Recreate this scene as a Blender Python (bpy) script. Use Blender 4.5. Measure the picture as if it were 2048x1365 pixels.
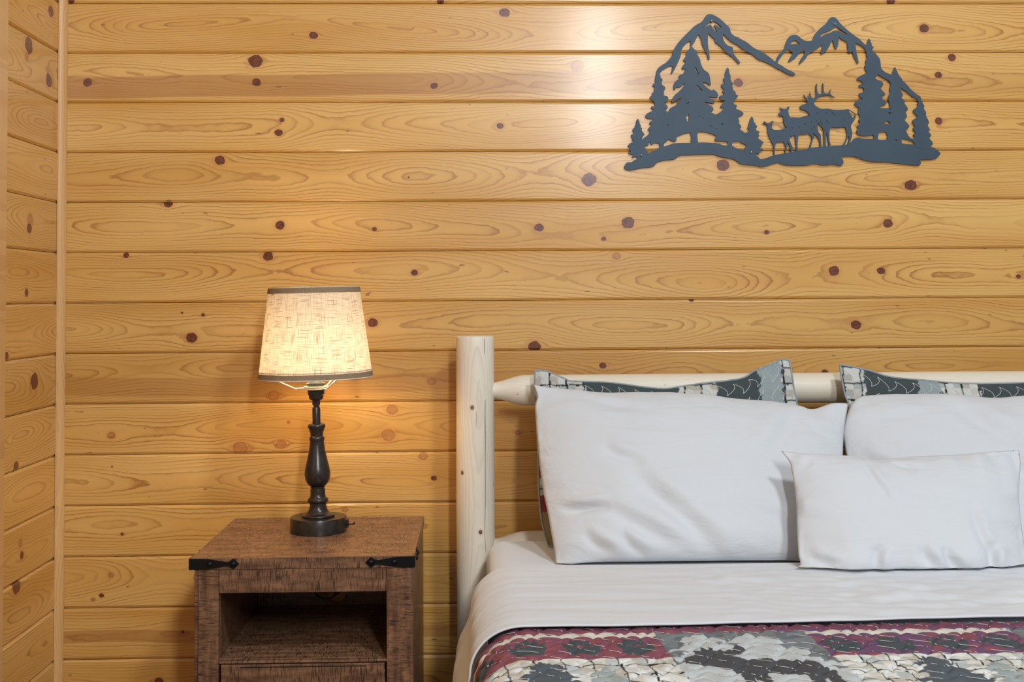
import bpy, bmesh, math, random
import numpy as np
from mathutils import Vector, Matrix
from mathutils.geometry import tessellate_polygon
from mathutils import noise as mnoise

for o in list(bpy.data.objects):
    bpy.data.objects.remove(o)
S = bpy.context.scene
COL = S.collection
random.seed(4)
PI = math.pi

# ------------------------------------------------------------------ camera
CAM_F, CAM_PY = 2399.526, 505.408
CAM_C = [1.11336, -3.20595, 1.19]
CAM_R = [[0.9996236, -0.0267086, -0.0062676], [-0.0052854, 0.036685, -0.9993129], [0.0269201, 0.9989699, 0.03653]]
cd = bpy.data.cameras.new('camera')
cam = bpy.data.objects.new('camera', cd)
COL.objects.link(cam)
r0, r1, r2 = [Vector(r) for r in CAM_R]
m = Matrix.Identity(4)
for i in range(3):
    m[i][0] = r0[i]; m[i][1] = -r1[i]; m[i][2] = -r2[i]; m[i][3] = CAM_C[i]
cam.matrix_world = m
cd.sensor_fit = 'HORIZONTAL'
cd.sensor_width = 36
cd.lens = CAM_F * 36 / 2048
cd.shift_y = (CAM_PY - 682.5) / 2048
cd.clip_start = 0.02
S.camera = cam

# ------------------------------------------------------------------ light
w = bpy.data.worlds.new('world'); S.world = w; w.use_nodes = True
bg = w.node_tree.nodes['Background']
bg.inputs[0].default_value = (0.90, 0.96, 1.0, 1); bg.inputs[1].default_value = 0.215
def area(name, loc, target, sx, sy, energy, col):
    l = bpy.data.lights.new(name, 'AREA'); l.shape = 'RECTANGLE'; l.size = sx; l.size_y = sy
    l.energy = energy; l.color = col
    o = bpy.data.objects.new(name, l); COL.objects.link(o)
    o.location = loc
    o.rotation_euler = (Vector(target) - Vector(loc)).to_track_quat('-Z', 'Y').to_euler()
    return o
# unseen key light added high on the right, then window daylight behind the camera
area('key_light_right', (2.75, -3.4, 4.1), (1.7, -0.4, 0.8), 0.45, 0.45, 62, (0.90, 0.96, 1.0))
area('window_daylight_high', (1.90, -4.7, 2.66), (1.4, 0, 1.6), 0.22, 1.05, 58, (0.90, 0.96, 1.0))
S.view_settings.view_transform = 'Standard'
S.view_settings.look = 'None'
S.view_settings.gamma = 1.0
S.view_settings.use_curve_mapping = False
S.view_settings.exposure = 0.40

# ------------------------------------------------------------------ helpers
def tag(o, label=None, cat=None, group=None, kind=None):
    if label: o['label'] = label
    if cat: o['category'] = cat
    if group: o['group'] = group
    if kind: o['kind'] = kind
    return o
def empty(name, loc=(0, 0, 0), rot=(0, 0, 0)):
    o = bpy.data.objects.new(name, None); COL.objects.link(o)
    o.location = loc; o.rotation_euler = rot; o.empty_display_size = 0.05
    return o
def link(name, me, mat, parent=None, smooth=False):
    if mat is not None and not me.materials: me.materials.append(mat)
    if smooth:
        for p in me.polygons: p.use_smooth = True
    o = bpy.data.objects.new(name, me); COL.objects.link(o)
    if parent is not None:
        o.parent = parent
    return o
def pydata(name, V, F, mat, parent=None, smooth=False):
    me = bpy.data.meshes.new(name); me.from_pydata([tuple(v) for v in V], [], F); me.update()
    return link(name, me, mat, parent, smooth)
def bmobj(name, bm, mat, parent=None, smooth=False):
    me = bpy.data.meshes.new(name); bm.to_mesh(me); bm.free()
    return link(name, me, mat, parent, smooth)
def bm_box(bm, x0, x1, y0, y1, z0, z1, bev=0.0, seg=1):
    vs = [bm.verts.new(p) for p in ((x0,y0,z0),(x1,y0,z0),(x1,y1,z0),(x0,y1,z0),(x0,y0,z1),(x1,y0,z1),(x1,y1,z1),(x0,y1,z1))]
    fs = [bm.faces.new([vs[i] for i in q]) for q in ((0,3,2,1),(4,5,6,7),(0,1,5,4),(1,2,6,5),(2,3,7,6),(3,0,4,7))]
    if bev > 0:
        es = set()
        for f in fs:
            for e in f.edges: es.add(e)
        bmesh.ops.bevel(bm, geom=list(es), offset=bev, segments=seg, affect='EDGES', profile=0.5)
def box(name, x0, x1, y0, y1, z0, z1, mat, parent=None, bev=0.0, seg=1):
    bm = bmesh.new(); bm_box(bm, x0, x1, y0, y1, z0, z1, bev, seg)
    return bmobj(name, bm, mat, parent)
def lathe(name, prof, mat, parent=None, n=48, center=(0, 0, 0), closed=False, smooth=True):
    V = []; F = []
    k = len(prof)
    for i in range(n):
        a = 2 * PI * i / n
        for r, z in prof: V.append((center[0] + r * math.cos(a), center[1] + r * math.sin(a), center[2] + z))
    for i in range(n):
        j = (i + 1) % n
        for q in range(k - 1):
            F.append((i*k+q, j*k+q, j*k+q+1, i*k+q+1))
    if closed:
        for i in range(n):
            j = (i + 1) % n
            F.append((i*k+k-1, j*k+k-1, j*k, i*k))
    else:
        if prof[0][0] > 1e-5: F.append(tuple(i*k for i in range(n))[::-1])
        if prof[-1][0] > 1e-5: F.append(tuple(i*k+k-1 for i in range(n)))
    o = pydata(name, V, F, mat, parent, smooth)
    if smooth: sharp(o, 50)
    return o
def sharp(o, deg):
    o.data.update()
    bm = bmesh.new(); bm.from_mesh(o.data)
    bmesh.ops.remove_doubles(bm, verts=bm.verts, dist=1e-6)
    bmesh.ops.recalc_face_normals(bm, faces=bm.faces)
    for e in bm.edges:
        if len(e.link_faces) == 2 and e.calc_face_angle(0) > math.radians(deg): e.smooth = False
    bm.to_mesh(o.data); bm.free()
def tube_geo(V, F, pts, r, n=8, closed=False, cap=True):
    pts = [Vector(p) for p in pts]; k = len(pts); base = len(V)
    up = Vector((0, 0, 1)); prev = None
    for i in range(k):
        if closed: t = (pts[(i+1) % k] - pts[i-1])
        else: t = pts[min(i+1, k-1)] - pts[max(i-1, 0)]
        t.normalize()
        if prev is None:
            a = t.cross(up)
            if a.length < 0.05: a = t.cross(Vector((1, 0, 0)))
        else:
            a = prev - t * prev.dot(t)
        a.normalize(); b = t.cross(a); prev = a
        rr = r[i] if isinstance(r, (list, tuple)) else r
        for j in range(n):
            q = 2 * PI * j / n
            V.append(tuple(pts[i] + a * (rr * math.cos(q)) + b * (rr * math.sin(q))))
    for i in range(k if closed else k - 1):
        i2 = (i + 1) % k
        for j in range(n):
            j2 = (j + 1) % n
            F.append((base+i*n+j, base+i*n+j2, base+i2*n+j2, base+i2*n+j))
    if cap and not closed:
        F.append(tuple(base + j for j in range(n))[::-1])
        F.append(tuple(base + (k-1)*n + j for j in range(n)))
def tube(name, pts, r, mat, parent=None, n=10, closed=False):
    V = []; F = []; tube_geo(V, F, pts, r, n, closed)
    return pydata(name, V, F, mat, parent, True)
def smooth_path(pts, k=8):
    pts = [Vector(p) for p in pts]; out = []
    P = [pts[0]] + pts + [pts[-1]]
    for i in range(1, len(P) - 2):
        for j in range(k):
            t = j / k
            a, b, c, d = P[i-1], P[i], P[i+1], P[i+2]
            out.append(0.5 * ((2*b) + (c-a)*t + (2*a-5*b+4*c-d)*t*t + (-a+3*b-3*c+d)*t**3))
    out.append(pts[-1]); return out

# ------------------------------------------------------------------ node helpers
def lin(c):
    def f(v):
        v /= 255.0
        return v / 12.92 if v <= 0.04045 else ((v + 0.055) / 1.055) ** 2.4
    return (f(c[0]), f(c[1]), f(c[2]), 1.0)
class T:
    def __init__(s, tree): s.t = tree; s.n = tree.nodes; s.l = tree.links
    def put(s, sock, v):
        if isinstance(v, bpy.types.NodeSocket): s.l.new(v, sock)
        elif isinstance(v, (tuple, list)):
            if len(sock.default_value) == 3: sock.default_value = tuple(v)[:3]
            else: sock.default_value = tuple(v) if len(v) == 4 else tuple(v) + (1,)
        else: sock.default_value = v
    def m(s, op, a, b=None, c=None, clamp=False):
        n = s.n.new('ShaderNodeMath'); n.operation = op; n.use_clamp = clamp
        s.put(n.inputs[0], a)
        if b is not None: s.put(n.inputs[1], b)
        if c is not None: s.put(n.inputs[2], c)
        return n.outputs[0]
    def mix(s, f, a, b, blend='MIX'):
        n = s.n.new('ShaderNodeMix'); n.data_type = 'RGBA'; n.blend_type = blend; n.clamp_factor = True
        s.put(n.inputs[0], f); s.put(n.inputs[6], a); s.put(n.inputs[7], b)
        return n.outputs[2]
    def xyz(s, v):
        n = s.n.new('ShaderNodeSeparateXYZ'); s.put(n.inputs[0], v); return n.outputs
    def comb(s, x, y, z):
        n = s.n.new('ShaderNodeCombineXYZ')
        for i, v in enumerate((x, y, z)): s.put(n.inputs[i], v)
        return n.outputs[0]
    def noise(s, vec, scale=1.0, detail=2.0, rough=0.5, dist=0.0):
        n = s.n.new('ShaderNodeTexNoise'); s.put(n.inputs['Vector'], vec)
        n.inputs['Scale'].default_value = scale; n.inputs['Detail'].default_value = detail
        n.inputs['Roughness'].default_value = rough; n.inputs['Distortion'].default_value = dist
        return n.outputs[0]
    def ramp(s, f, lo, hi, clamp=True):
        n = s.n.new('ShaderNodeMapRange'); n.clamp = clamp
        s.put(n.inputs[0], f); n.inputs[1].default_value = lo; n.inputs[2].default_value = hi
        return n.outputs[0]
    def attr(s, name):
        n = s.n.new('ShaderNodeAttribute'); n.attribute_type = 'OBJECT'; n.attribute_name = name
        return n.outputs['Vector']
    def geo(s, name):
        n = s.n.new('ShaderNodeAttribute'); n.attribute_type = 'GEOMETRY'; n.attribute_name = name
        return n.outputs['Color']
    def bump(s, h, strength=0.3, dist=0.001, normal=None):
        n = s.n.new('ShaderNodeBump'); n.inputs['Strength'].default_value = strength
        n.inputs['Distance'].default_value = dist; s.put(n.inputs['Height'], h)
        if normal is not None: s.put(n.inputs['Normal'], normal)
        return n.outputs[0]
def newmat(name):
    mt = bpy.data.materials.new(name); mt.use_nodes = True
    t = T(mt.node_tree); b = mt.node_tree.nodes['Principled BSDF']
    return mt, t, b
def simple(name, col, rough=0.5, metal=0.0, spec=0.5, vary=0.06, scale=30):
    mt, t, b = newmat(name)
    tc = t.n.new('ShaderNodeTexCoord').outputs['Object']
    n = t.noise(tc, scale, 3)
    c = lin(col)
    c2 = tuple(max(0, v * (1 - 3 * vary)) for v in c[:3]) + (1,)
    t.put(b.inputs['Base Color'], t.mix(t.ramp(n, 0.35, 0.7), c, c2))
    b.inputs['Roughness'].default_value = rough; b.inputs['Metallic'].default_value = metal
    b.inputs['Specular IOR Level'].default_value = spec
    return mt

# group: one knot, pushes the growth rings aside
kg = bpy.data.node_groups.new('knot_field', 'ShaderNodeTree')
for nm, st in (('a', 'NodeSocketFloat'), ('b', 'NodeSocketFloat'), ('n', 'NodeSocketFloat'), ('K', 'NodeSocketVector')):
    kg.interface.new_socket(nm, in_out='INPUT', socket_type=st)
for nm in ('W', 'Dark', 'Pale', 'Halo', 'Rim'):
    kg.interface.new_socket(nm, in_out='OUTPUT', socket_type='NodeSocketFloat')
g = T(kg); gi = g.n.new('NodeGroupInput'); go = g.n.new('NodeGroupOutput')
kx = g.xyz(gi.outputs['K'])
r = g.m('ABSOLUTE', kx[2])
dx = g.m('SUBTRACT', gi.outputs['a'], kx[0]); dz = g.m('SUBTRACT', gi.outputs['b'], kx[1])
dx2 = g.m('MULTIPLY', dx, dx); dz2 = g.m('MULTIPLY', dz, dz); rr = g.m('MULTIPLY', r, r)
rho2 = g.m('MULTIPLY_ADD', dx2, 0.30, dz2)
den = g.m('MULTIPLY_ADD', rr, 1.3, g.m('ADD', rho2, 1e-6))
g.put(go.inputs['W'], g.m('DIVIDE', g.m('MULTIPLY', g.m('MULTIPLY', dz, rr), 1.9), den))
rho = g.m('SQRT', g.m('MULTIPLY_ADD', dx2, 0.75, dz2))
rn = g.m('MULTIPLY', r, g.m('MULTIPLY_ADD', gi.outputs['n'], 0.5, 0.72))
msk = g.m('DIVIDE', g.m('SUBTRACT', rn, rho), 0.0013, clamp=True)
pos = g.m('GREATER_THAN', kx[2], 0.0)
g.put(go.inputs['Dark'], g.m('MULTIPLY', msk, pos))
g.put(go.inputs['Pale'], g.m('MULTIPLY', msk, g.m('SUBTRACT', 1.0, pos)))
g.put(go.inputs['Halo'], g.m('DIVIDE', g.m('SUBTRACT', g.m('MULTIPLY', r, 2.1), rho), g.m('MULTIPLY_ADD', r, 1.5, 1e-5), clamp=True))
g.put(go.inputs['Rim'], g.m('MULTIPLY', msk, g.m('SUBTRACT', 1.0, g.m('DIVIDE', g.m('ABSOLUTE', g.m('SUBTRACT', rn, rho)), 0.0028), clamp=True)))

def wood_material(name, mode, nk, base, dark, late, knotc=(126, 60, 22), rimc=(44, 22, 10), palec=(180, 118, 58),
                  pitch=0.0058, line=0.85, rough=0.36, coat=0.25, halfw=0.067, depth=0.05, cyl_r=0.05, bumpd=0.0004):
    mt, t, b = newmat(name)
    tc = t.n.new('ShaderNodeTexCoord').outputs['Object']
    x, y, z = t.xyz(tc)
    tone = t.xyz(t.attr('tone'))       # brightness, seed, warmth
    band = t.xyz(t.attr('band'))       # heartwood band: centre, half width, strength
    if mode == 'x': a, c = x, z
    elif mode == 'y': a, c = t.m('MULTIPLY', y, -1.0), z
    elif mode == 'z': a, c = z, x
    else:                              # cylinder about local z
        a = z; c = t.m('MULTIPLY', t.m('ARCTAN2', x, t.m('MULTIPLY', y, -1.0)), cyl_r)
    seed = t.m('MULTIPLY', tone[1], 7.31)
    kn = t.noise(t.comb(t.m('MULTIPLY', a, 70.0), t.m('MULTIPLY', c, 70.0), seed), 1.0, 2)
    W = Dk = Pl = Ha = Rm = None
    for i in range(max(nk, 1)):
        n = t.n.new('ShaderNodeGroup'); n.node_tree = kg
        t.put(n.inputs['a'], a); t.put(n.inputs['b'], c); t.put(n.inputs['n'], kn); t.put(n.inputs['K'], t.attr('knot_%d' % (i + 1)))
        o = n.outputs
        if W is None: W, Dk, Pl, Ha, Rm = o[0], o[1], o[2], o[3], o[4]
        else:
            W = t.m('ADD', W, o[0]); Dk = t.m('MAXIMUM', Dk, o[1]); Pl = t.m('MAXIMUM', Pl, o[2])
            Ha = t.m('MAXIMUM', Ha, o[3]); Rm = t.m('MAXIMUM', Rm, o[4])
    # slow wander of the pith line and of the cutting depth along the board
    w1 = t.noise(t.comb(t.m('MULTIPLY', a, 1.1), seed, 0.0), 1.0, 1)
    w2 = t.noise(t.comb(t.m('MULTIPLY', a, 1.9), t.m('ADD', seed, 3.7), t.m('MULTIPLY', c, 2.0)), 1.0, 1)
    w3 = t.noise(t.comb(t.m('MULTIPLY', a, 30.0), t.m('MULTIPLY', c, 60.0), seed), 1.0, 2)
    cc = t.m('SUBTRACT', t.m('SUBTRACT', c, halfw), t.m('MULTIPLY', t.m('SUBTRACT', w1, 0.5), 0.10))
    cc = t.m('SUBTRACT', cc, W)
    D = t.m('MULTIPLY', t.m('SUBTRACT', w2, 0.22), depth * 2.4)
    rad = t.m('SQRT', t.m('ADD', t.m('MULTIPLY', cc, cc), t.m('MULTIPLY', D, D)))
    rad = t.m('ADD', rad, t.m('MULTIPLY', t.m('SUBTRACT', w3, 0.5), 0.0036))
    ph = t.m('FRACT', t.m('DIVIDE', rad, pitch))
    late1 = t.m('POWER', ph, 7.0)
    drop = t.m('MULTIPLY', t.m('SUBTRACT', 1.0, ph), 9.0, clamp=True)
    ln = t.m('MULTIPLY', t.m('MULTIPLY', late1, drop), 1.9, clamp=True)
    # rings differ in strength
    st = t.noise(t.comb(t.m('MULTIPLY', rad, 90.0), t.m('MULTIPLY', a, 2.5), seed), 1.0, 1)
    ln = t.m('MULTIPLY', ln, t.ramp(st, 0.30, 0.66))
    soft = t.m('MULTIPLY', ph, ph)
    fib = t.noise(t.comb(t.m('MULTIPLY', a, 9.0), t.m('MULTIPLY', c, 900.0), t.m('MULTIPLY', y, 300.0)), 1.0, 3)
    big = t.noise(t.comb(t.m('MULTIPLY', a, 1.1), t.m('MULTIPLY', c, 9.0), seed), 1.0, 2)
    col = t.mix(t.ramp(big, 0.35, 0.7), lin(base), lin(dark))
    col = t.mix(t.m('MULTIPLY', soft, 0.16), col, lin(late))
    bd = t.m('SUBTRACT', 1.0, t.m('DIVIDE', t.m('ABSOLUTE', t.m('SUBTRACT', t.m('ADD', c, t.m('MULTIPLY', t.m('SUBTRACT', w1, 0.5), 0.05)), band[0])), t.m('ADD', band[1], 1e-4)))
    bd = t.m('MULTIPLY', t.m('MULTIPLY', bd, 7.0, clamp=True), band[2])
    bd = t.m('MULTIPLY', bd, t.m('SUBTRACT', 1.0, t.m('MULTIPLY', t.ramp(a, 0.9, 1.7), 0.65)))
    col = t.mix(t.m('MULTIPLY', bd, 0.55), col, lin((156, 94, 42)))
    col = t.mix(t.m('MULTIPLY', ln, line), col, lin(late))
    col = t.mix(t.m('MULTIPLY', t.ramp(fib, 0.5, 0.8), 0.13), col, lin(late))
    col = t.mix(t.m('MULTIPLY', t.m('POWER', Ha, 1.5), 0.48), col, lin((196, 118, 66)))
    rings = t.m('SINE', t.m('MULTIPLY', t.m('ADD', kn, t.m('MULTIPLY', Ha, 2.0)), 24.0))
    col = t.mix(t.m('MULTIPLY', Pl, 0.5), col, t.mix(t.m('MULTIPLY_ADD', rings, 0.3, 0.3), lin(palec), lin((140, 78, 42))))
    col = t.mix(Dk, col, t.mix(t.m('MULTIPLY_ADD', rings, 0.4, 0.4), lin(knotc), lin((72, 34, 12))))
    col = t.mix(t.m('MULTIPLY', Rm, 0.75), col, lin(rimc))
    # resin pinholes
    pin = t.noise(t.comb(t.m('MULTIPLY', a, 40.0), t.m('MULTIPLY', c, 110.0), seed), 1.0, 0)
    col = t.mix(t.m('MULTIPLY', t.ramp(pin, 0.845, 0.88), 0.6), col, lin((92, 52, 30)))
    mul = t.comb(tone[0], t.m('MULTIPLY', tone[0], t.m('SUBTRACT', 1.0, t.m('MULTIPLY', tone[2], 0.35))), t.m('MULTIPLY', tone[0], t.m('SUBTRACT', 1.0, tone[2])))
    col = t.mix(1.0, col, mul, 'MULTIPLY')
    t.put(b.inputs['Base Color'], col)
    t.put(b.inputs['Roughness'], t.m('MULTIPLY_ADD', fib, 0.12, rough - 0.06))
    b.inputs['Coat Weight'].default_value = coat; b.inputs['Coat Roughness'].default_value = 0.16
    chat = t.m('SINE', t.m('MULTIPLY', a, 2100.0))
    h = t.m('ADD', t.m('MULTIPLY', ln, -0.5), t.m('ADD', t.m('MULTIPLY', fib, 0.5), t.m('MULTIPLY', Dk, -0.7)))
    h = t.m('ADD', h, t.m('MULTIPLY', chat, 0.03))
    t.put(b.inputs['Normal'], t.bump(h, 0.35, bumpd))
    return mt

PINE_X = wood_material('varnished_pine_lengthwise', 'x', 8, (225, 178, 104), (209, 155, 75), (148, 82, 28))
PINE_Y = wood_material('varnished_pine_side_wall', 'y', 4, (225, 178, 104), (209, 155, 75), (148, 82, 28))
PINE_TRIM = wood_material('pine_trim', 'z', 0, (224, 178, 120), (212, 160, 98), (172, 112, 60), pitch=0.004, halfw=0.0, depth=0.02, line=0.4)
LOG = wood_material('peeled_log', 'cyl', 4, (236, 227, 212), (228, 216, 196), (176, 152, 122), knotc=(140, 104, 76), rimc=(70, 58, 46),
                    palec=(176, 140, 104), pitch=0.006, line=0.15, rough=0.5, coat=0.05, halfw=0.01, depth=0.05)

def rustic(name, ga, gc, c1=(158, 116, 86), c2=(90, 62, 46)):
    # brown rustic laminate: grain along ga, saw marks across it
    mt, t, b = newmat(name)
    p = t.xyz(t.n.new('ShaderNodeTexCoord').outputs['Object'])
    ax = {'x': p[0], 'y': p[1], 'z': p[2]}
    a, c = ax[ga], ax[gc]
    seed = t.m('MULTIPLY', t.xyz(t.attr('tone'))[1], 5.0)
    g1 = t.noise(t.comb(t.m('MULTIPLY', a, 12.0), t.m('MULTIPLY', c, 60.0), seed), 1.0, 3)
    saw = t.noise(t.comb(t.m('MULTIPLY', a, 330.0), t.m('MULTIPLY', c, 38.0), seed), 1.0, 3, 0.65)
    sawb = t.noise(t.comb(t.m('MULTIPLY', a, 26.0), t.m('MULTIPLY', c, 9.0), seed), 1.0, 2)
    fine = t.noise(t.comb(t.m('MULTIPLY', a, 520.0), t.m('MULTIPLY', c, 520.0), seed), 1.0, 2)
    col = t.mix(t.ramp(g1, 0.3, 0.72), lin(c1), lin(c2))
    col = t.mix(t.m('MULTIPLY', t.ramp(fine, 0.45, 0.7), 0.5), col, lin((72, 48, 38)))
    saw2 = t.noise(t.comb(t.m('MULTIPLY', a, 110.0), t.m('MULTIPLY', c, 30.0), t.m('ADD', seed, 4.0)), 1.0, 3, 0.7)
    col = t.mix(t.m('MULTIPLY', t.ramp(saw2, 0.48, 0.66), 0.5), col, lin((74, 50, 38)))
    mk = t.m('MULTIPLY', t.ramp(saw, 0.5, 0.6), t.ramp(sawb, 0.33, 0.55))
    col = t.mix(t.m('MULTIPLY', mk, 0.85), col, lin((42, 30, 25)))
    t.put(b.inputs['Base Color'], col)
    b.inputs['Roughness'].default_value = 0.33
    t.put(b.inputs['Normal'], t.bump(t.m('ADD', t.m('MULTIPLY', saw, -0.6), t.m('MULTIPLY', fine, 0.3)), 0.35, 0.0006))
    return mt
RUS_X = rustic('rustic_brown_board_across', 'x', 'z')
RUS_Z = rustic('rustic_brown_board_upright', 'z', 'x')
RUS_T = rustic('rustic_brown_board_top', 'x', 'y', (186, 138, 102), (112, 76, 54))
RUS_S = rustic('rustic_brown_board_side', 'z', 'y')

def cloth(name, col, bump=0.4, weave=True, rough=0.85, crumple=0.0015):
    mt, t, b = newmat(name)
    tc = t.n.new('ShaderNodeTexCoord').outputs['Object']
    p = t.xyz(tc)
    n1 = t.noise(tc, 9.0, 4, 0.55)
    n2 = t.noise(t.comb(t.m('MULTIPLY', p[0], 5.0), t.m('MULTIPLY', p[1], 16.0), t.m('MULTIPLY', p[2], 16.0)), 1.0, 3, 0.6, 0.8)
    n3 = t.noise(tc, 1400.0, 1)
    t.put(b.inputs['Base Color'], t.mix(t.m('MULTIPLY', n1, 0.15), lin(col), lin(tuple(v * 0.93 for v in col))))
    b.inputs['Roughness'].default_value = rough
    b.inputs['Sheen Weight'].default_value = 0.15
    b.inputs['Specular IOR Level'].default_value = 0.2
    nb = t.bump(n2, bump, crumple * 8)
    nb = t.bump(n3, 0.12, 0.0004, nb)
    t.put(b.inputs['Normal'], nb)
    return mt
WHITE = cloth('white_cotton', (211, 213, 217))
WHITE2 = cloth('white_cotton_sheet', (217, 220, 225), bump=0.12)
MATTR = cloth('mattress_ticking', (225, 224, 220), bump=0.05)

def printed(name):
    mt, t, b = newmat(name)
    tc = t.n.new('ShaderNodeTexCoord').outputs['Object']
    c = t.geo('print')
    n = t.noise(tc, 260.0, 2)
    n2 = t.noise(tc, 40.0, 3)
    c = t.mix(t.m('MULTIPLY', t.ramp(n, 0.4, 0.7), 0.22), c, t.mix(1.0, c, (0.55, 0.56, 0.58, 1), 'MULTIPLY'))
    c = t.mix(t.m('MULTIPLY', t.ramp(n2, 0.4, 0.7), 0.25), c, t.mix(1.0, c, (0.78, 0.8, 0.84, 1), 'MULTIPLY'))
    t.put(b.inputs['Base Color'], c)
    b.inputs['Roughness'].default_value = 0.9; b.inputs['Specular IOR Level'].default_value = 0.15
    t.put(b.inputs['Normal'], t.bump(n, 0.25, 0.0008))
    return mt
PRINT = printed('printed_quilt_cotton')

STEEL = simple('slate_blue_powder_coat', (64, 80, 94), 0.5, 0.1, 0.3, 0.05, 9)
SCREW = simple('zinc_screw', (150, 158, 168), 0.35, 0.9)
BRONZE = simple('dark_bronze_metal', (76, 70, 68), 0.28, 0.7, 0.5, 0.1, 60)
SOCK = simple('dark_bakelite', (44, 40, 38), 0.35, 0.1)
IRON = simple('black_iron', (26, 27, 30), 0.38, 0.6)
WIRE = simple('white_wire', (232, 232, 228), 0.35, 0.1, vary=0.01)
CHROME = simple('threaded_chrome', (150, 156, 158), 0.28, 0.9)
BLACKP = simple('black_plastic', (20, 20, 21), 0.4)
TAPE = simple('brown_burlap_tape', (158, 134, 108), 0.9, 0, 0.1, 0.12, 400)
TAPE_EDGE = simple('cream_tape_edge', (226, 214, 190), 0.9, 0, 0.1, 0.05, 200)
THREAD = simple('white_thread', (214, 214, 210), 0.8, vary=0.02)
BINDC = simple('grey_blue_binding', (158, 166, 168), 0.9, 0, 0.1, 0.08, 120)
FLOORM = wood_material('oak_floor', 'y', 0, (176, 128, 84), (150, 104, 62), (110, 70, 38), pitch=0.004)
PLASTER = simple('gypsum_paint', (214, 206, 190), 0.9, vary=0.02)

# ------------------------------------------------------------------ setting
KN = [[(0.0251, 0.009, 0.0094), (1.0115, 0.0067, 0.0094), (2.2348, 0.0071, 0.0107)], [(0.6711, 0.0467, 0.0107), (1.1836, 0.1089, 0.0134), (2.324, 0.0652, 0.012)], [(0.0715, 0.0542, 0.0114), (0.5165, 0.1114, 0.0174), (0.5193, 0.0536, 0.0114), (0.9931, 0.0434, 0.0094), (1.3781, 0.097, -0.016), (1.815, 0.0503, 0.012), (2.3993, 0.1191, 0.0107), (2.3613, 0.0713, 0.0094)], [(0.5872, 0.0861, 0.0067), (0.5779, 0.0525, 0.01), (1.1697, 0.0685, 0.0087), (2.3589, 0.0792, 0.01), (1.38, 0.1343, -0.0013)], [(0.4222, 0.1114, 0.0127), (0.9241, 0.0642, 0.0027), (1.4078, 0.0563, 0.018), (1.77, 0.0935, 0.016), (2.2798, 0.0376, 0.0147)], [(0.2857, 0.1305, 0.012), (0.5821, 0.0706, 0.012), (0.8331, 0.0592, 0.006), (1.2725, 0.061, 0.0114), (1.4461, 0.0303, 0.006), (1.5117, 0.0729, 0.016), (1.8854, 0.0456, 0.0067), (2.2158, 0.0683, 0.012)], [(0.1757, 0.1262, 0.0074), (0.5504, 0.1215, 0.0127), (0.9392, 0.0759, 0.0087), (2.0668, 0.0743, 0.0134), (2.1944, 0.0736, 0.0107), (2.5691, 0.0566, 0.006), (1.4799, 0.1179, -0.0107)], [(0.3791, 0.1006, 0.0047), (0.3497, 0.04, 0.014), (0.8286, 0.0764, 0.0127), (1.2582, 0.0095, 0.0154), (2.1241, 0.0621, 0.0127), (1.6805, 0.1321, 0.0067), (0.3238, 0.1063, 0.0033)], [(0.983, 0.0533, -0.0107), (1.441, 0.0913, 0.0087), (0.5666, 0.0185, -0.0134), (2.038, 0.0688, 0.008)], [(0.1404, 0.0517, -0.0094), (0.4773, 0.0144, -0.0174), (0.5865, 0.0238, -0.012), (0.8677, 0.0456, -0.016), (0.8784, 0.1122, -0.0134), (1.2127, 0.0483, -0.0067), (0.6049, 0.0816, -0.004)], [(0.9891, 0.0637, 0.0074), (0.1422, 0.1025, 0.0027), (0.9602, 0.122, -0.0107)], [(0.1693, 0.0592, 0.0043), (0.7537, 0.1167, -0.008)], [(0.1168, 0.0331, 0.006), (0.1419, 0.0861, -0.0067), (0.0948, 0.023, -0.0053)], [(0.3295, 0.0689, 0.0047)], [(0.2676, 0.0748, 0.0107)]]
KL = {1: [(0.0737, 0.0938, 0.0165)], 2: [(0.2237, 0.1064, 0.022), (0.0843, 0.0444, 0.0193), (0.092, 0.069, -0.012), (0.2361, 0.074, -0.012)], 5: [(0.2102, 0.0534, 0.0138), (0.2074, 0.0746, -0.016)], 6: [(0.2263, 0.0272, 0.011)], 7: [(0.3504, 0.0088, 0.0138)], 8: [(0.1684, 0.0732, 0.022)], 9: [(0.2835, 0.0093, 0.0138)], 11: [(0.2511, 0.0889, -0.01), (0.2409, 0.0579, 0.011)], 12: [(0.2739, 0.1259, 0.022)]}
Z0, H = 1.9794, 0.1334
RX = 3.95      # far end of the back wall
RY = 4.9       # depth of the room that is built

def struct(o): o['kind'] = 'structure'; return o
struct(box('floor', 0, RX, -RY, 0.0, -0.05, 0.0, FLOORM))
bpy.data.objects['floor']['tone'] = [0.8, 2.0, 0.0]
# plank section: flat face, rolled long edges
prof = [(0.012, 0.0005), (0.0046, 0.0006), (0.0040, 0.0010), (0.0005, 0.0056), (0.0, 0.0068),
        (0.0, H - 0.0068), (0.0005, H - 0.0056), (0.0040, H - 0.0010), (0.0046, H - 0.0006), (0.012, H - 0.0005)]
def plank_mesh(axis, L):
    V = []
    for s in (0.0, L):
        for d, z in prof:
            V.append((s, d, z) if axis == 'x' else (-d, -s, z))
    k = len(prof); F = []
    for i in range(k):
        j = (i + 1) % k
        q = (i, j, k + j, k + i)
        F.append(q)
    F.append(tuple(range(k))); F.append(tuple(range(2*k - 1, k - 1, -1)))
    me = bpy.data.meshes.new('plank_section_' + axis); me.from_pydata(V, [], F); me.update()
    bm = bmesh.new(); bm.from_mesh(me); bmesh.ops.recalc_face_normals(bm, faces=bm.faces); bm.to_mesh(me); bm.free()
    return me
wb = struct(box('wall_back', -0.02, RX, 0.013, 0.11, 0.0, 2.60, PLASTER))
wl = struct(box('wall_left', -0.12, -0.013, -RY, 0.11, 0.0, 2.60, PLASTER))
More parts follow.
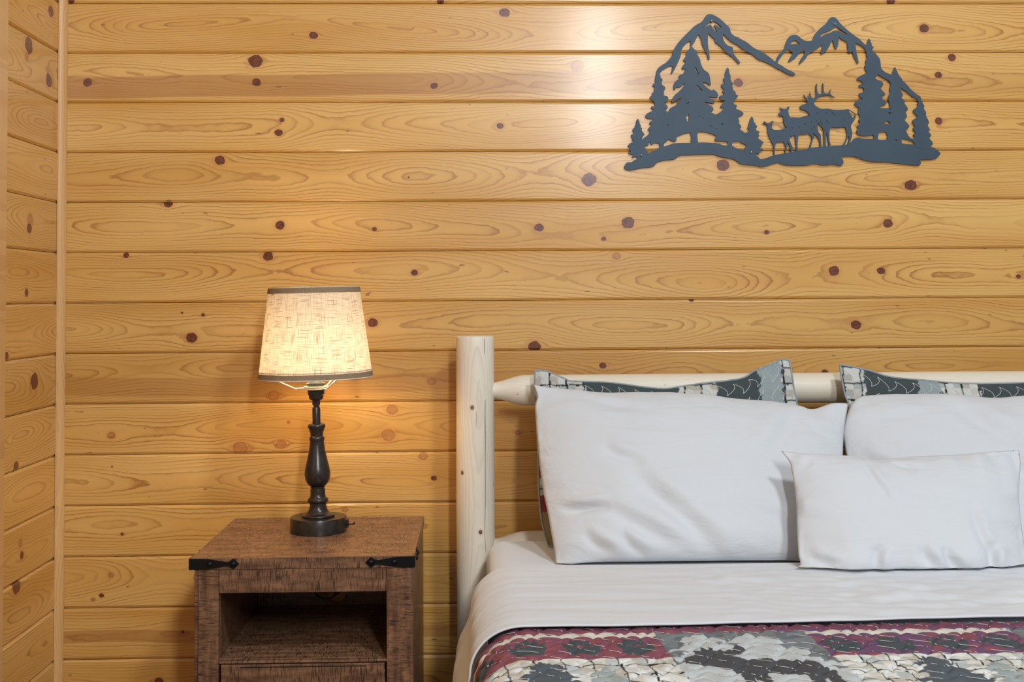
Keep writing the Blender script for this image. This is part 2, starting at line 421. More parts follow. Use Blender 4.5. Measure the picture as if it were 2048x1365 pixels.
mx = plank_mesh('x', RX); mx.materials.append(PINE_X)
my = plank_mesh('y', RY); my.materials.append(PINE_Y)
bands = {2: (0.046, 0.031, 1.0), 8: (0.052, 0.026, 0.55), 13: (0.058, 0.017, 0.9), 1: (0, 0, 0), 14: (0.03, 0.02, 0.3)}
tones = {0: (0.98, 0.06), 1: (1.0, 0.05), 2: (1.0, 0.03), 3: (1.02, 0.0), 4: (0.98, 0.05), 5: (1.0, 0.02), 6: (0.98, 0.05), 7: (0.92, 0.08),
         8: (0.87, 0.12), 9: (0.99, 0.03), 10: (1.0, 0.0), 11: (0.99, 0.03), 12: (0.95, 0.06), 13: (0.93, 0.06), 14: (0.94, 0.1)}
for k in range(-4, 15):
    o = bpy.data.objects.new('plank', mx); COL.objects.link(o); o.parent = wb
    o.location = (0, random.uniform(-0.0004, 0.0004), Z0 - k * H)
    tn = tones.get(k, (0.98, 0.04))
    o['tone'] = [tn[0], float(k) + 5.3, tn[1]]
    o['band'] = [float(v) for v in bands.get(k, (0, 0, 0))]
    if 0 <= k < len(KN):
        for i, q in enumerate(KN[k][:8]): o['knot_%d' % (i + 1)] = [float(v) for v in q]
    o = bpy.data.objects.new('plank', my); COL.objects.link(o); o.parent = wl
    o.location = (random.uniform(-0.0004, 0.0004), 0, Z0 - k * H)
    o['tone'] = [1.0 + 0.04 * math.sin(k * 2.1), float(k) * 1.7 + 31.0, 0.05 + 0.03 * math.sin(k * 1.3)]
    o['band'] = [0.0, 0.0, 0.0]
    for i, q in enumerate(KL.get(k, [])[:4]): o['knot_%d' % (i + 1)] = [float(v) for v in q]
zb = Z0 - 14 * H
struct(box('baseboard_back', 0.02, RX, -0.012, 0.012, 0.0, zb, PINE_TRIM, bev=0.003))
struct(box('baseboard_left', -0.012, 0.012, -RY, -0.02, 0.0, zb, PINE_TRIM, bev=0.003))
for n_ in ('baseboard_back', 'baseboard_left'): bpy.data.objects[n_]['tone'] = [0.95, 3.0, 0.05]
# corner bead (quarter round) and the upright casing on the side wall
V = []; F = []
pf = [(0.0005, -0.0005), (0.0195, -0.0005)] + [(0.0005 + 0.019 * math.cos(a), -0.0005 - 0.019 * math.sin(a)) for a in [PI/2 * i / 8 for i in range(1, 9)]]
k = len(pf)
for z in (zb - 0.002, 2.60):
    for a, b_ in pf: V.append((a, b_, z))
for i in range(k): F.append((i, (i + 1) % k, k + (i + 1) % k, k + i))
F.append(tuple(range(k))[::-1]); F.append(tuple(range(k, 2 * k)))
t1 = struct(pydata('trim_1', V, F, PINE_TRIM)); t1['tone'] = [1.0, 6.0, 0.02]; sharp(t1, 40)
t2 = struct(box('trim_2', 0.0, 0.019, -0.49, -0.400, 0.0, 2.60, PINE_TRIM, bev=0.003, seg=2)); t2['tone'] = [1.0, 9.0, 0.0]

# ------------------------------------------------------------------ metal wall art
ART = {"mountain_left":[[-3419,555,-3418,605,-3390,707,-3298,791,-3129,892,-2992,1061,-2940,1230,-2837,1399,-2683,1568,-2529,1720,-2358,1890,-2155,1991,-2068,2144,-2000,2195,-1915,2198,-1814,2161,-1697,2093,-1580,1991,-1480,1890,-1406,1822,-1387,1703,-1331,1625,-1146,1534,-944,1432,-777,1279,-575,1194,-374,1059,-173,889,-22,804,95,720,347,591,363,543,262,530,144,567,-24,669,-142,720,-310,822,-478,906,-646,957,-813,1110,-981,1195,-1116,1279,-1182,1347,-1317,1415,-1401,1466,-1501,1568,-1567,1635,-1611,1663,-1586,1483,-1487,1347,-1369,1313,-1325,1280,-1337,1178,-1287,1076,-1138,890,-1145,850,-1189,850,-1322,1009,-1423,1077,-1556,1195,-1656,1314,-1756,1398,-1813,1432,-1822,1517,-1906,1585,-1996,1697,-2008,1568,-2010,1365,-1979,1162,-1958,965,-2005,959,-2047,1145,-2113,1263,-2162,1365,-2194,1534,-2243,1636,-2277,1636,-2329,1500,-2432,1348,-2460,1280,-2483,1331,-2471,1466,-2549,1450,-2669,1331,-2738,1196,-2746,1061,-2826,875,-2884,757,-2946,639,-2987,581,-3021,605,-2986,706,-2972,791,-3029,797,-3114,757,-3232,690,-3311,605,-3335,538],[-2174,1805,-2088,1873,-1935,1991,-1816,2008,-1666,1890,-1626,1839,-1717,1839,-1851,1941,-1752,1720,-1779,1710,-1853,1788,-1919,1907,-1953,1913]],"mountain_right":[[-226,838,-174,923,-121,1058,-17,1177,69,1279,105,1414,157,1533,226,1608,328,1635,430,1624,547,1516,648,1465,801,1458,853,1533,906,1668,1078,1838,1216,1940,1286,2059,1354,2117,1439,2117,1523,2059,1573,1974,1724,1821,1925,1651,2127,1515,2227,1396,2344,1328,2495,1175,2595,1073,2662,988,2686,818,2691,716,2791,615,2960,546,3196,444,3364,308,3497,139,3665,3,3749,-48,3772,-116,3696,-150,3629,-99,3528,-48,3394,71,3293,139,3226,190,3125,241,2973,326,2856,411,2721,479,2586,564,2520,683,2388,920,2307,1141,2258,1260,2158,1345,2023,1413,2006,1396,2019,1192,2067,989,2088,853,2047,853,1998,955,1942,1057,1917,1192,1865,1142,1815,1159,1783,1294,1785,1430,1701,1481,1617,1515,1550,1593,1547,1430,1511,1278,1476,1244,1436,1278,1405,1430,1385,1492,1343,1430,1291,1312,1204,1193,1084,1108,1050,1125,1068,1193,1104,1329,1088,1370,1002,1295,830,1176,728,1126,658,1007,486,838,452,855,505,973,609,1109,627,1193,576,1210,456,1126,387,1024,216,906,165,906,200,990,304,1143,237,1194,170,1245,101,1194,15,1092,-106,923,-141,821,-192,804],[1040,1600,1110,1685,1315,1753,1486,1872,1554,1821,1671,1736,1806,1641,1721,1651,1620,1695,1518,1753,1417,1753,1314,1685,1177,1651,1074,1573],[223,1363,275,1448,343,1489,411,1472,494,1370,426,1370,342,1390]],"pine_tree":[[[-2460,1331,-2400,1263,-2283,1162,-2300,1094,-2218,959,-2219,874,-2137,688,-2003,604,-1970,519,-1955,384,-1929,283,-1973,266,-2057,333,-2158,344,-2141,283,-2041,198,-1924,114,-1873,154,-1773,80,-1734,-55,-1842,-72,-2011,-38,-1977,-89,-1860,-139,-1837,-224,-1929,-224,-2130,-173,-2080,-223,-1913,-308,-1863,-409,-1982,-460,-1881,-500,-1831,-534,-1713,-494,-1548,-764,-1554,-1236,-1823,-1235,-1856,-1167,-1788,-1117,-1989,-1026,-2191,-991,-2319,-998,-2327,-1132,-2296,-1351,-2498,-1351,-2487,-1004,-2662,-1031,-2899,-1131,-2883,-1232,-2934,-1265,-3102,-1198,-3336,-1130,-3400,-861,-3196,-592,-3093,-440,-3059,-356,-2889,-272,-2872,-222,-2787,-138,-2702,-70,-2854,-121,-2990,-215,-3006,-154,-2954,-19,-2784,115,-2647,284,-2630,311,-2698,284,-2783,210,-2884,217,-2901,149,-2945,149,-2958,250,-2916,368,-2780,453,-2813,503,-2779,554,-2678,571,-2660,655,-2602,716,-2710,706,-2726,757,-2675,824,-2606,892,-2667,925,-2680,976,-2605,1044,-2598,1078,-2610,1162,-2535,1230],[-2372,756,-2338,756,-2312,672,-2256,570,-2280,560,-2340,638],[-2344,283,-2293,266,-2227,182,-2160,114,-2211,121,-2311,216],[-2637,-256,-2535,-172,-2545,-222,-2603,-256],[-2640,-593,-2555,-519,-2539,-543,-2558,-694,-2608,-721,-2597,-644,-2631,-627],[-2293,-553,-2253,-567,-2246,-594],[-2203,-594,-2146,-635,-2153,-648],[-2003,-813,-1919,-847,-1913,-871],[-1836,-898,-1765,-918,-1772,-932],[-3158,-801,-3090,-801,-3118,-848],[-1689,-770,-1615,-781,-1649,-818]],[[-3419,572,-3324,572,-3302,487,-3235,403,-3280,335,-3254,268,-3170,217,-3188,133,-3229,82,-3196,42,-3240,-2,-3105,-36,-3097,-137,-3141,-181,-3225,-187,-3108,-306,-3126,-373,-3211,-407,-3093,-457,-3196,-592,-3198,-760,-3199,-928,-3102,-1214,-3230,-1298,-3232,-1433,-3340,-1466,-3345,-1305,-3472,-1281,-3574,-1348,-3589,-1264,-3640,-1280,-3624,-1347,-3742,-1381,-3824,-1196,-3705,-1112,-3638,-1062,-3603,-961,-3663,-944,-3636,-877,-3541,-810,-3618,-776,-3600,-709,-3465,-642,-3633,-641,-3734,-591,-3699,-506,-3564,-439,-3480,-406,-3563,-355,-3563,-305,-3445,-305,-3494,-153,-3601,-86,-3593,-35,-3526,-2,-3542,66,-3457,99,-3484,150,-3456,217,-3523,251,-3506,302,-3438,325,-3454,420]],[[-1494,745,-1454,721,-1436,586,-1396,501,-1414,451,-1381,349,-1314,309,-1382,265,-1349,214,-1350,130,-1267,79,-1284,28,-1200,-23,-1235,-73,-1286,-107,-1321,-191,-1338,-252,-1238,-276,-1255,-343,-1306,-360,-1105,-445,-1055,-529,-1174,-579,-1225,-613,-1176,-714,-1210,-748,-1111,-883,-1212,-900,-978,-1069,-928,-1136,-1014,-1237,-1149,-1203,-1166,-1270,-1234,-1253,-1385,-1270,-1394,-1421,-1505,-1404,-1493,-1269,-1621,-1252,-1857,-1241,-1839,-1184,-1754,-1134,-1602,-1067,-1598,-764,-1814,-527,-1712,-477,-1576,-342,-1677,-342,-1693,-292,-1608,-191,-1540,-150,-1674,-140,-1714,-72,-1707,-15,-1572,-5,-1621,79,-1631,113,-1586,147,-1670,248,-1652,299,-1567,316,-1600,417,-1606,451,-1548,485,-1557,586,-1519,704]],[[-3926,-634,-3886,-691,-3877,-775,-3847,-809,-3854,-876,-3804,-893,-3831,-944,-3788,-1011,-3739,-1061,-3799,-1112,-3813,-1162,-3824,-1196,-3673,-1263,-3759,-1397,-3709,-1465,-3650,-1549,-3744,-1582,-3930,-1766,-3963,-1649,-4080,-1682,-4097,-1648,-4029,-1615,-4180,-1581,-4186,-1530,-4112,-1514,-4162,-1463,-4145,-1430,-4212,-1363,-4144,-1296,-4026,-1246,-4093,-1212,-4075,-1161,-4109,-1128,-4115,-1060,-4024,-1044,-4073,-960,-4056,-893,-4005,-876,-4005,-809,-3977,-775,-3963,-674]],[[-843,-580,-810,-631,-788,-749,-744,-766,-755,-816,-698,-840,-712,-884,-740,-918,-724,-968,-640,-995,-647,-1036,-708,-1053,-648,-1086,-658,-1137,-693,-1164,-626,-1221,-542,-1272,-526,-1299,-593,-1322,-560,-1373,-645,-1390,-646,-1440,-538,-1467,-545,-1508,-681,-1514,-631,-1575,-665,-1602,-766,-1575,-751,-1709,-853,-1776,-1052,-1557,-1051,-1439,-982,-1355,-1167,-1287,-1149,-1220,-1013,-1136,-928,-1130,-985,-1069,-1018,-1035,-977,-1001,-893,-985,-959,-900,-969,-867,-924,-833,-940,-782,-906,-732,-888,-631]],[[2379,1535,2413,1477,2441,1405,2454,1318,2503,1303,2481,1251,2423,1245,2551,1100,2665,984,2690,753,2630,608,2599,536,2511,478,2568,406,2727,362,2745,232,2637,218,2680,145,2822,1,2706,-22,2718,-129,2790,-173,2832,-231,2788,-274,2613,-323,2656,-369,2960,-370,2949,-1010,2831,-1125,2804,-1010,2688,-1010,2601,-1024,2576,-1125,2574,-1254,2475,-1254,2461,-1081,2339,-1110,2165,-1123,2021,-1080,1980,-979,2053,-921,1996,-849,2113,-777,2042,-691,2116,-604,2031,-489,2077,-345,1977,-301,1943,-229,2008,-157,2211,-114,2111,-85,2069,16,2098,45,2215,74,2217,189,2072,219,2088,276,2189,291,2162,377,2032,407,2033,450,2106,508,2310,594,2254,710,2241,782,2286,840,2273,956,2332,1008,2290,1072,2305,1144,2264,1246,2280,1332,2330,1390,2340,1492],[2857,-491,2901,-468,2943,-505,2949,-540,2905,-534],[2683,-785,2765,-750,2824,-707,2910,-745,2918,-794,2837,-802,2750,-779,2706,-813]],[[3082,744,3110,665,3180,521,3293,376,3203,202,3245,144,3224,72,3278,14,3256,-58,3227,-87,3355,-203,3297,-217,3410,-376,3394,-428,3321,-448,3391,-607,3288,-679,3416,-809,3444,-882,3356,-939,3341,-982,3424,-1156,3553,-1243,3524,-1271,3264,-1184,3220,-1213,3218,-1371,2971,-1385,2829,-1241,2831,-1125,2920,-1010,2931,-369,2904,-260,2872,-115,2879,-28,2939,58,2912,174,2958,318,2858,405,2977,550,3023,666,3044,738],[3017,-1230,3061,-1215,3110,-1233,3089,-1259,3031,-1250]],[[3720,-88,3772,-88,3762,-146,3805,-180,3810,-247,3861,-305,3831,-377,3901,-478,3891,-580,3969,-724,3968,-796,3924,-825,4008,-970,3949,-998,4026,-1100,4025,-1143,3932,-1157,4046,-1273,4079,-1359,3971,-1402,4012,-1503,3578,-1444,3594,-1372,3467,-1185,3525,-1214,3584,-1127,3512,-1098,3615,-1041,3530,-940,3536,-896,3603,-882,3505,-709,3593,-651,3681,-593,3539,-463,3554,-405,3628,-362,3687,-305,3659,-232,3703,-203,3661,-145]]],"ground":[[-4311,-1949,-4283,-1866,-4216,-1806,-4115,-1816,-4031,-1749,-3947,-1733,-3946,-1649,-3844,-1532,-3744,-1565,-3643,-1559,-3441,-1482,-3390,-1425,-3238,-1399,-3103,-1349,-2935,-1299,-2665,-1293,-2497,-1294,-2295,-1284,-2127,-1284,-1790,-1302,-1623,-1363,-1505,-1370,-1387,-1364,-1320,-1421,-1186,-1472,-1051,-1500,-850,-1574,-766,-1625,-683,-1676,-633,-1743,-515,-1727,-379,-1677,-227,-1627,44,-1577,383,-1511,654,-1461,790,-1428,1129,-1395,1467,-1379,1671,-1363,1824,-1313,1928,-1178,2030,-1161,2148,-1195,2488,-1196,2657,-1230,2827,-1214,3165,-1310,3300,-1334,3571,-1358,3775,-1369,3978,-1403,4114,-1454,4264,-1573,4273,-1624,4125,-1758,3666,-1764,3732,-1825,3731,-1892,3663,-1926,3324,-1891,2985,-1849,2748,-1828,2409,-1820,2172,-1769,2004,-1701,1869,-1667,1564,-1666,1623,-1784,1622,-1885,1543,-1929,1358,-1884,1053,-1910,851,-1859,647,-1899,444,-1915,106,-1907,-28,-1880,-129,-1829,-230,-1846,-382,-1896,-585,-1952,-753,-1911,-922,-1894,-1158,-1876,-1324,-1741,-1526,-1700,-1694,-1673,-1795,-1639,-1878,-1598,-2198,-1604,-2535,-1620,-2804,-1619,-2939,-1736,-3208,-1752,-3410,-1802,-3513,-1935,-3882,-1968,-4117,-2027,-4251,-2017]],"bull_elk":[[458,-337,467,-303,535,-270,637,-239,680,-219,647,-143,589,-75,564,1,576,9,606,-42,664,-104,703,-98,682,-42,683,-8,699,-50,732,-93,758,-84,726,34,740,68,756,0,783,-84,834,-101,885,-50,912,9,897,136,908,288,942,305,931,169,946,51,997,17,1065,34,1079,85,1086,322,1112,313,1117,118,1133,51,1167,34,1251,42,1295,143,1321,152,1286,50,1318,-9,1419,-77,1394,-85,1301,-34,1259,-4,1149,-17,1064,-25,979,-59,910,-110,867,-135,875,-186,840,-236,890,-304,974,-355,1058,-386,1228,-373,1346,-407,1482,-415,1651,-407,1753,-391,1787,-399,1888,-459,2005,-543,2013,-569,1921,-501,1821,-425,1795,-433,1819,-492,1902,-645,1910,-678,1945,-611,1946,-543,1971,-560,1970,-628,1917,-729,1848,-797,1838,-881,1878,-1033,1859,-1152,1815,-1286,1787,-1405,1736,-1404,1791,-1168,1775,-1109,1723,-1219,1670,-1354,1635,-1421,1550,-1421,1688,-1252,1734,-1067,1718,-982,1678,-864,1508,-894,1271,-880,1260,-981,1249,-1150,1256,-1285,1288,-1353,1280,-1369,1220,-1369,1229,-1335,1206,-1184,1175,-1015,1148,-1150,1152,-1436,1101,-1436,1105,-1149,1084,-913,1000,-828,901,-693,801,-591,717,-557,684,-490,667,-456,600,-422,533,-405,482,-388],[1286,-432,1351,-518,1428,-593,1363,-507],[1159,-465,1163,-502,1183,-533,1179,-496],[913,-456,919,-509,937,-558,931,-506],[1164,-668,1194,-732,1238,-787,1208,-723],[1610,-627,1607,-674,1616,-720,1619,-673],[986,-685,1024,-765,1076,-837,1038,-756],[1593,-838,1617,-835,1636,-821,1612,-824],[670,-295,689,-299,704,-287,685,-283]],"doe":[[-121,-530,-120,-496,-78,-471,-43,-446,-43,-421,-84,-353,-92,-336,-42,-361,8,-378,93,-379,136,-320,170,-311,178,-353,143,-421,158,-539,191,-615,293,-607,428,-624,547,-591,632,-566,767,-566,885,-642,942,-744,950,-811,931,-913,955,-1014,1022,-1082,1019,-1251,1042,-1428,991,-1428,977,-1234,928,-1149,811,-1031,795,-997,802,-1031,852,-1132,808,-1216,764,-1334,736,-1469,686,-1469,721,-1351,765,-1233,775,-1149,725,-1081,684,-1039,624,-1064,421,-1072,403,-1148,383,-1350,389,-1544,338,-1544,351,-1451,325,-1249,319,-1114,268,-1097,217,-1147,201,-1080,186,-945,85,-894,36,-809,12,-708,5,-590,-45,-564,-96,-572],[578,-760,587,-800,614,-831,605,-791],[765,-684,767,-732,781,-777,779,-730],[408,-835,419,-876,440,-911,430,-871],[213,-843,237,-893,271,-936,247,-887],[831,-845,835,-874,855,-896,851,-866],[39,-623,41,-645,55,-661,53,-639],[754,-895,769,-933,795,-963,780,-926]],"fawn":[[-529,-740,-521,-715,-470,-732,-428,-774,-352,-766,-309,-715,-267,-707,-259,-732,-302,-808,-312,-876,-279,-943,-169,-952,-51,-944,34,-910,85,-897,153,-928,202,-1012,210,-1080,183,-1164,165,-1214,222,-1366,272,-1451,280,-1484,229,-1493,236,-1589,202,-1589,195,-1484,163,-1366,97,-1248,112,-1366,86,-1450,67,-1602,24,-1602,60,-1450,45,-1349,4,-1265,-199,-1281,-226,-1399,-238,-1651,-272,-1651,-268,-1399,-309,-1281,-391,-1129,-423,-1010,-430,-875,-446,-808,-505,-783],[-138,-1121,-129,-1141,-107,-1138,-116,-1118],[-270,-1129,-273,-1163,-264,-1196,-261,-1162],[-9,-978,1,-990,16,-986,7,-974],[74,-1113,81,-1134,99,-1147,92,-1126]]}
ART_O = (1.9328, -0.0055, 1.7292)
ART_S = [(-0.1901, 0.2013), (0.1452, 0.1918), (-0.0876, -0.1555), (-0.3849, -0.1627)]
art = empty('wall_art', ART_O)
tag(art, 'dark slate metal cutout of mountains, pines and three deer on plank wall', 'wall art')
def sheet(name, polys, off, parent):
    # a flat cut sheet 2 mm thick with its windows; polys in tenths of a millimetre
    loops = [[Vector((p[i] * 1e-4, p[i+1] * 1e-4, 0)) for i in range(0, len(p), 2)] for p in polys]
    tris = tessellate_polygon(loops)
    flat = [v for lp in loops for v in lp]; n = len(flat)
    y0, y1 = -0.0015 + off, 0.0008
    V = [(v.x, y0, v.y) for v in flat] + [(v.x, y1, v.y) for v in flat]
    F = []
    for a, b_, c in tris:
        F.append((a, b_, c)); F.append((n + c, n + b_, n + a))
    s = 0
    for lp in loops:
        L = len(lp)
        for i in range(L):
            j = (i + 1) % L
            F.append((s + i, s + j, n + s + j, n + s + i))
        s += L
    me = bpy.data.meshes.new(name); me.from_pydata(V, [], F); me.update()
    bm = bmesh.new(); bm.from_mesh(me); bmesh.ops.recalc_face_normals(bm, faces=bm.faces); bm.to_mesh(me); bm.free()
    return link(name, me, STEEL, parent)
def rounded(p, it=1):
    # knock the corners of an outline round, as a plasma torch leaves them
    q = [(p[i], p[i+1]) for i in range(0, len(p), 2)]
    for _ in range(it):
        o = []
        for i in range(len(q)):
            a = q[i]; b_ = q[(i + 1) % len(q)]
            o += [(a[0]*.78 + b_[0]*.22, a[1]*.78 + b_[1]*.22), (a[0]*.22 + b_[0]*.78, a[1]*.22 + b_[1]*.78)]
        q = o
    return [c for pt in q for c in pt]
sheet('mountain_ridge', [rounded(p) for p in ART['mountain_left']], -0.0001, art)
sheet('mountain_ridge', [rounded(p) for p in ART['mountain_right']], -0.0002, art)
sheet('ground_strip', [rounded(p) for p in ART['ground']], -0.0003, art)
for i, tr in enumerate(ART['pine_tree']):
    sheet('pine_tree', [rounded(p) for p in tr], -0.0004 - 0.00006 * i, art)
for nm in ('bull_elk', 'doe', 'fawn'):
    sheet(nm, [rounded(p) for p in ART[nm]], -0.0009 - 0.0001 * len(nm), art)
for sx, sz in ART_S:
    s_ = lathe('screw', [(0, 0.0022), (0.0022, 0.002), (0.0036, 0.0006), (0.0036, -0.0012), (0.0015, -0.0012), (0.0015, -0.009), (0, -0.009)], SCREW, art, 14)
    s_.rotation_euler = (PI/2, 0, 0); s_.location = (sx, -0.003, sz)

# ------------------------------------------------------------------ nightstand
NX0, NX1, NYF, NYB = 0.4789, 0.9614, -0.5136, -0.030
ns = empty('nightstand', ((NX0 + NX1) / 2, (NYF + NYB) / 2, 0))
tag(ns, 'rustic dark brown nightstand with open cubby and black corner straps beside bed', 'nightstand')
def nbox(name, x0, x1, y0, y1, z0, z1, mat, par=ns, bev=0.0012, seed=1.0):
    cx, cy, cz = (x0 + x1)/2, (y0 + y1)/2, (z0 + z1)/2
    bm = bmesh.new(); bm_box(bm, x0-cx, x1-cx, y0-cy, y1-cy, z0-cz, z1-cz, bev, 1)
    o = bmobj(name, bm, mat)
    o.parent = par
    o.location = (cx, cy, cz) if par is None else Vector((cx, cy, cz)) - world_of(par)
    o['tone'] = [1.0, seed, 0.0]
    return o
def world_of(o):
    v = Vector(o.location)
    while o.parent is not None:
        o = o.parent; v += Vector(o.location)
    return v
TZ = 0.6149
nbox('front_edge', 0.4699, 0.9642, NYF - 0.0005, NYF + 0.0034, TZ - 0.0248, TZ - 0.0003, RUS_X, bev=0.0006, seed=14.0)
nbox('top_panel', 0.4699, 0.9642, NYF + 0.0036, NYB, TZ - 0.0248, TZ, RUS_T, bev=0.001, seed=1.0)
nbox('side_panel', NX0, NX0 + 0.0088, NYF + 0.004, NYB, 0.0, TZ - 0.0252, RUS_S, seed=2)
nbox('side_panel', NX1 - 0.012, NX1, NYF + 0.018, NYB, 0.0, TZ - 0.0252, RUS_S, seed=3)
nbox('front_stile', NX0 + 0.0092, 0.5327, NYF, NYF + 0.018, 0.0, TZ - 0.0252, RUS_Z, seed=4)
nbox('front_stile', 0.9028, NX1, NYF, NYF + 0.0175, 0.0, TZ - 0.0252, RUS_Z, seed=5)
nbox('top_rail', 0.5331, 0.9024, NYF + 0.0006, NYF + 0.018, 0.5374, TZ - 0.0252, RUS_X, seed=6)
nbox('shelf', NX0 + 0.0092, NX1 - 0.0125, NYF + 0.0185, NYB - 0.005, 0.3758, 0.3887, RUS_T, seed=7)
nbox('shelf_edge', 0.5331, 0.9024, NYF + 0.002, NYF + 0.018, 0.3828, 0.3885, RUS_X, seed=7.5)
dr = nbox('drawer', 0.5375, 0.8991, NYF + 0.001, NYF + 0.017, 0.170, 0.3805, RUS_X, bev=0.0015, seed=8)
for (x0, x1, z0, z1) in ((0.580, 0.857, 0.3745, 0.3760),(0.580, 0.857, 0.1755, 0.1770)):
    nbox('inlay_line', x0, x1, NYF - 0.0003, NYF + 0.0012, z0, z1, BLACKP, dr, 0.0, 1)
hd = nbox('drawer_pull', 0.658, 0.778, NYF - 0.018, NYF - 0.010, 0.268, 0.278, IRON, dr, 0.003)
for xx in (0.668, 0.768): nbox('pull_post', xx - 0.005, xx + 0.005, NYF - 0.011, NYF + 0.001, 0.269, 0.277, IRON, dr, 0.001)
nbox('bottom_rail', 0.5331, 0.9024, NYF + 0.0006, NYF + 0.018, 0.095, 0.1665, RUS_X, seed=9)
nbox('drawer_floor', NX0 + 0.0092, NX1 - 0.0125, NYF + 0.0185, NYB - 0.005, 0.10, 0.112, RUS_T, seed=10)
# inner liners of the cubby
nbox('cubby_side', 0.5210, 0.5327, NYF + 0.0185, NYB - 0.005, 0.3895, TZ - 0.026, RUS_S, seed=11)
nbox('cubby_side', 0.9028, 0.9150, NYF + 0.0185, NYB - 0.005, 0.3895, TZ - 0.026, RUS_S, seed=12)
# back panel with a round cable hole
def back_panel():
    x0, x1, z0, z1 = NX0 + 0.0092, NX1 - 0.0125, 0.02, TZ - 0.0255
    hx, hz, hr = 0.733, 0.418, 0.026
    outer = [Vector((x0, z0, 0)), Vector((x1, z0, 0)), Vector((x1, z1, 0)), Vector((x0, z1, 0))]
    inner = [Vector((hx + hr*math.cos(-2*PI*i/28), hz + hr*math.sin(-2*PI*i/28), 0)) for i in range(28)]
    tr = tessellate_polygon([outer, inner]); fl = outer + inner; n = len(fl)
    c = world_of(ns)
    ya, yb = NYB - 0.0045, NYB + 0.0005
    V = [(v.x - c.x, ya - c.y, v.y) for v in fl] + [(v.x - c.x, yb - c.y, v.y) for v in fl]
    F = []
    for a, b_, d in tr: F.append((a, b_, d)); F.append((n+d, n+b_, n+a))
    for s, L in ((0, 4), (4, 28)):
        for i in range(L):
            j = (i+1) % L; F.append((s+i, s+j, n+s+j, n+s+i))
    o = pydata('back_panel', V, F, RUS_X, ns); o['tone'] = [1, 13.0, 0]
    bm = bmesh.new(); bm.from_mesh(o.data); bmesh.ops.recalc_face_normals(bm, faces=bm.faces); bm.to_mesh(o.data); bm.free()
back_panel()
# iron corner straps with pyramid tips and domed studs
half = [(0, 0.0124), (0.040, 0.0112), (0.079, 0.0046), (0.085, 0.0050), (0.096, 0.0120), (0.108, 0.0)]
def strap_leg(bm, P, d, n_):
    # P corner point at strap centre line, d run direction, n_ outward normal
    out = [P + d*l + Vector((0, 0, h)) for l, h in half] + [P + d*l - Vector((0, 0, h)) for l, h in half[-2::-1]]
    f = [bm.verts.new(v) for v in out]; g_ = [bm.verts.new(v + n_*0.0022) for v in out]
    bm.faces.new(f); bm.faces.new(g_)
    for i in range(len(f)):
        j = (i+1) % len(f); bm.faces.new((f[i], f[j], g_[j], g_[i]))
def strap(xc, sx, yc, sy):
    c = world_of(ns); P = Vector((xc, yc, TZ - 0.0125)) - c
    bm = bmesh.new()
    strap_leg(bm, P, Vector((-sx, 0, 0)), Vector((0, sy, 0)))
    strap_leg(bm, P, Vector((0, -sy, 0)), Vector((sx, 0, 0)))
    bm_box(bm, min(P.x, P.x + sx*0.0022), max(P.x, P.x + sx*0.0022), min(P.y, P.y + sy*0.0022), max(P.y, P.y + sy*0.0022), P.z - 0.0124, P.z + 0.0124)
    bmesh.ops.recalc_face_normals(bm, faces=bm.faces)
    o = bmobj('corner_strap', bm, IRON, ns)
    for l in (0.044, 0.0955):
        for d, n_, rot in ((Vector((-sx, 0, 0)), Vector((0, sy, 0)), (PI/2 if sy < 0 else -PI/2, 0, 0)), (Vector((0, -sy, 0)), Vector((sx, 0, 0)), (0, PI/2 * sx, 0))):
            s_ = lathe('stud', [(0.0066, 0.0), (0.0063, 0.0018), (0.0045, 0.0036), (0.002, 0.0045), (0, 0.0047)], IRON, o, 14)
            s_.rotation_euler = rot; s_.location = P + d*l + n_*0.0021
strap(0.4699, -1, NYF - 0.0005, -1); strap(0.9642, 1, NYF - 0.0005, -1)

# ------------------------------------------------------------------ table lamp
LX, LY = 0.7130, -0.2170
lamp = empty('table_lamp', (LX, LY, TZ))
tag(lamp, 'lit table lamp with dark turned base and linen shade on the nightstand', 'lamp')
zz = lambda y: (1063 - y) * 0.001231   # metres above the table top
def pr(rp): return rp / 5.25 / 810.0
base = lathe('base', [(0, 0), (pr(286), 0), (pr(294), 0.0015), (pr(294), 0.034), (pr(290), 0.0362), (pr(176), 0.0366), (0, 0.0366)], BRONZE, lamp, 72)
cy = lambda y: 830 + y / 5.25
colp = [(0, 0.0366), (pr(171), 0.0366), (pr(173), 0.0370), (pr(173), 0.0405), (pr(168), 0.0418)] + [(pr(r_), zz(cy(y))) for r_, y in ((150, 1042), (124, 1030), (106, 1012), (94, 985), (86, 950), (88, 925), (104, 918), (108, 905), (108, 890), (104, 880), (88, 872), (80, 855), (76, 820), (78, 790), (76, 778), (68, 775), (68, 768), (76, 765), (76, 755), (70, 750), (90, 742), (112, 715), (128, 680), (135, 635), (134, 600), (126, 555), (112, 500), (98, 440), (86, 380), (78, 320), (73, 285), (76, 275), (80, 268), (80, 245), (76, 236), (66, 228), (66, 210), (72, 180), (84, 150), (93, 128), (92, 112), (84, 103), (66, 99), (44, 98))] + [(0, zz(cy(98)))]
lathe('column', colp, BRONZE, lamp, 56)
z_top = zz(816)
lathe('rod', [(0, zz(849)), (0.0104, zz(849)), (0.0100, zz(846)), (0.0100, z_top - 0.002), (0.0092, z_top), (0, z_top)], BRONZE, lamp, 32)
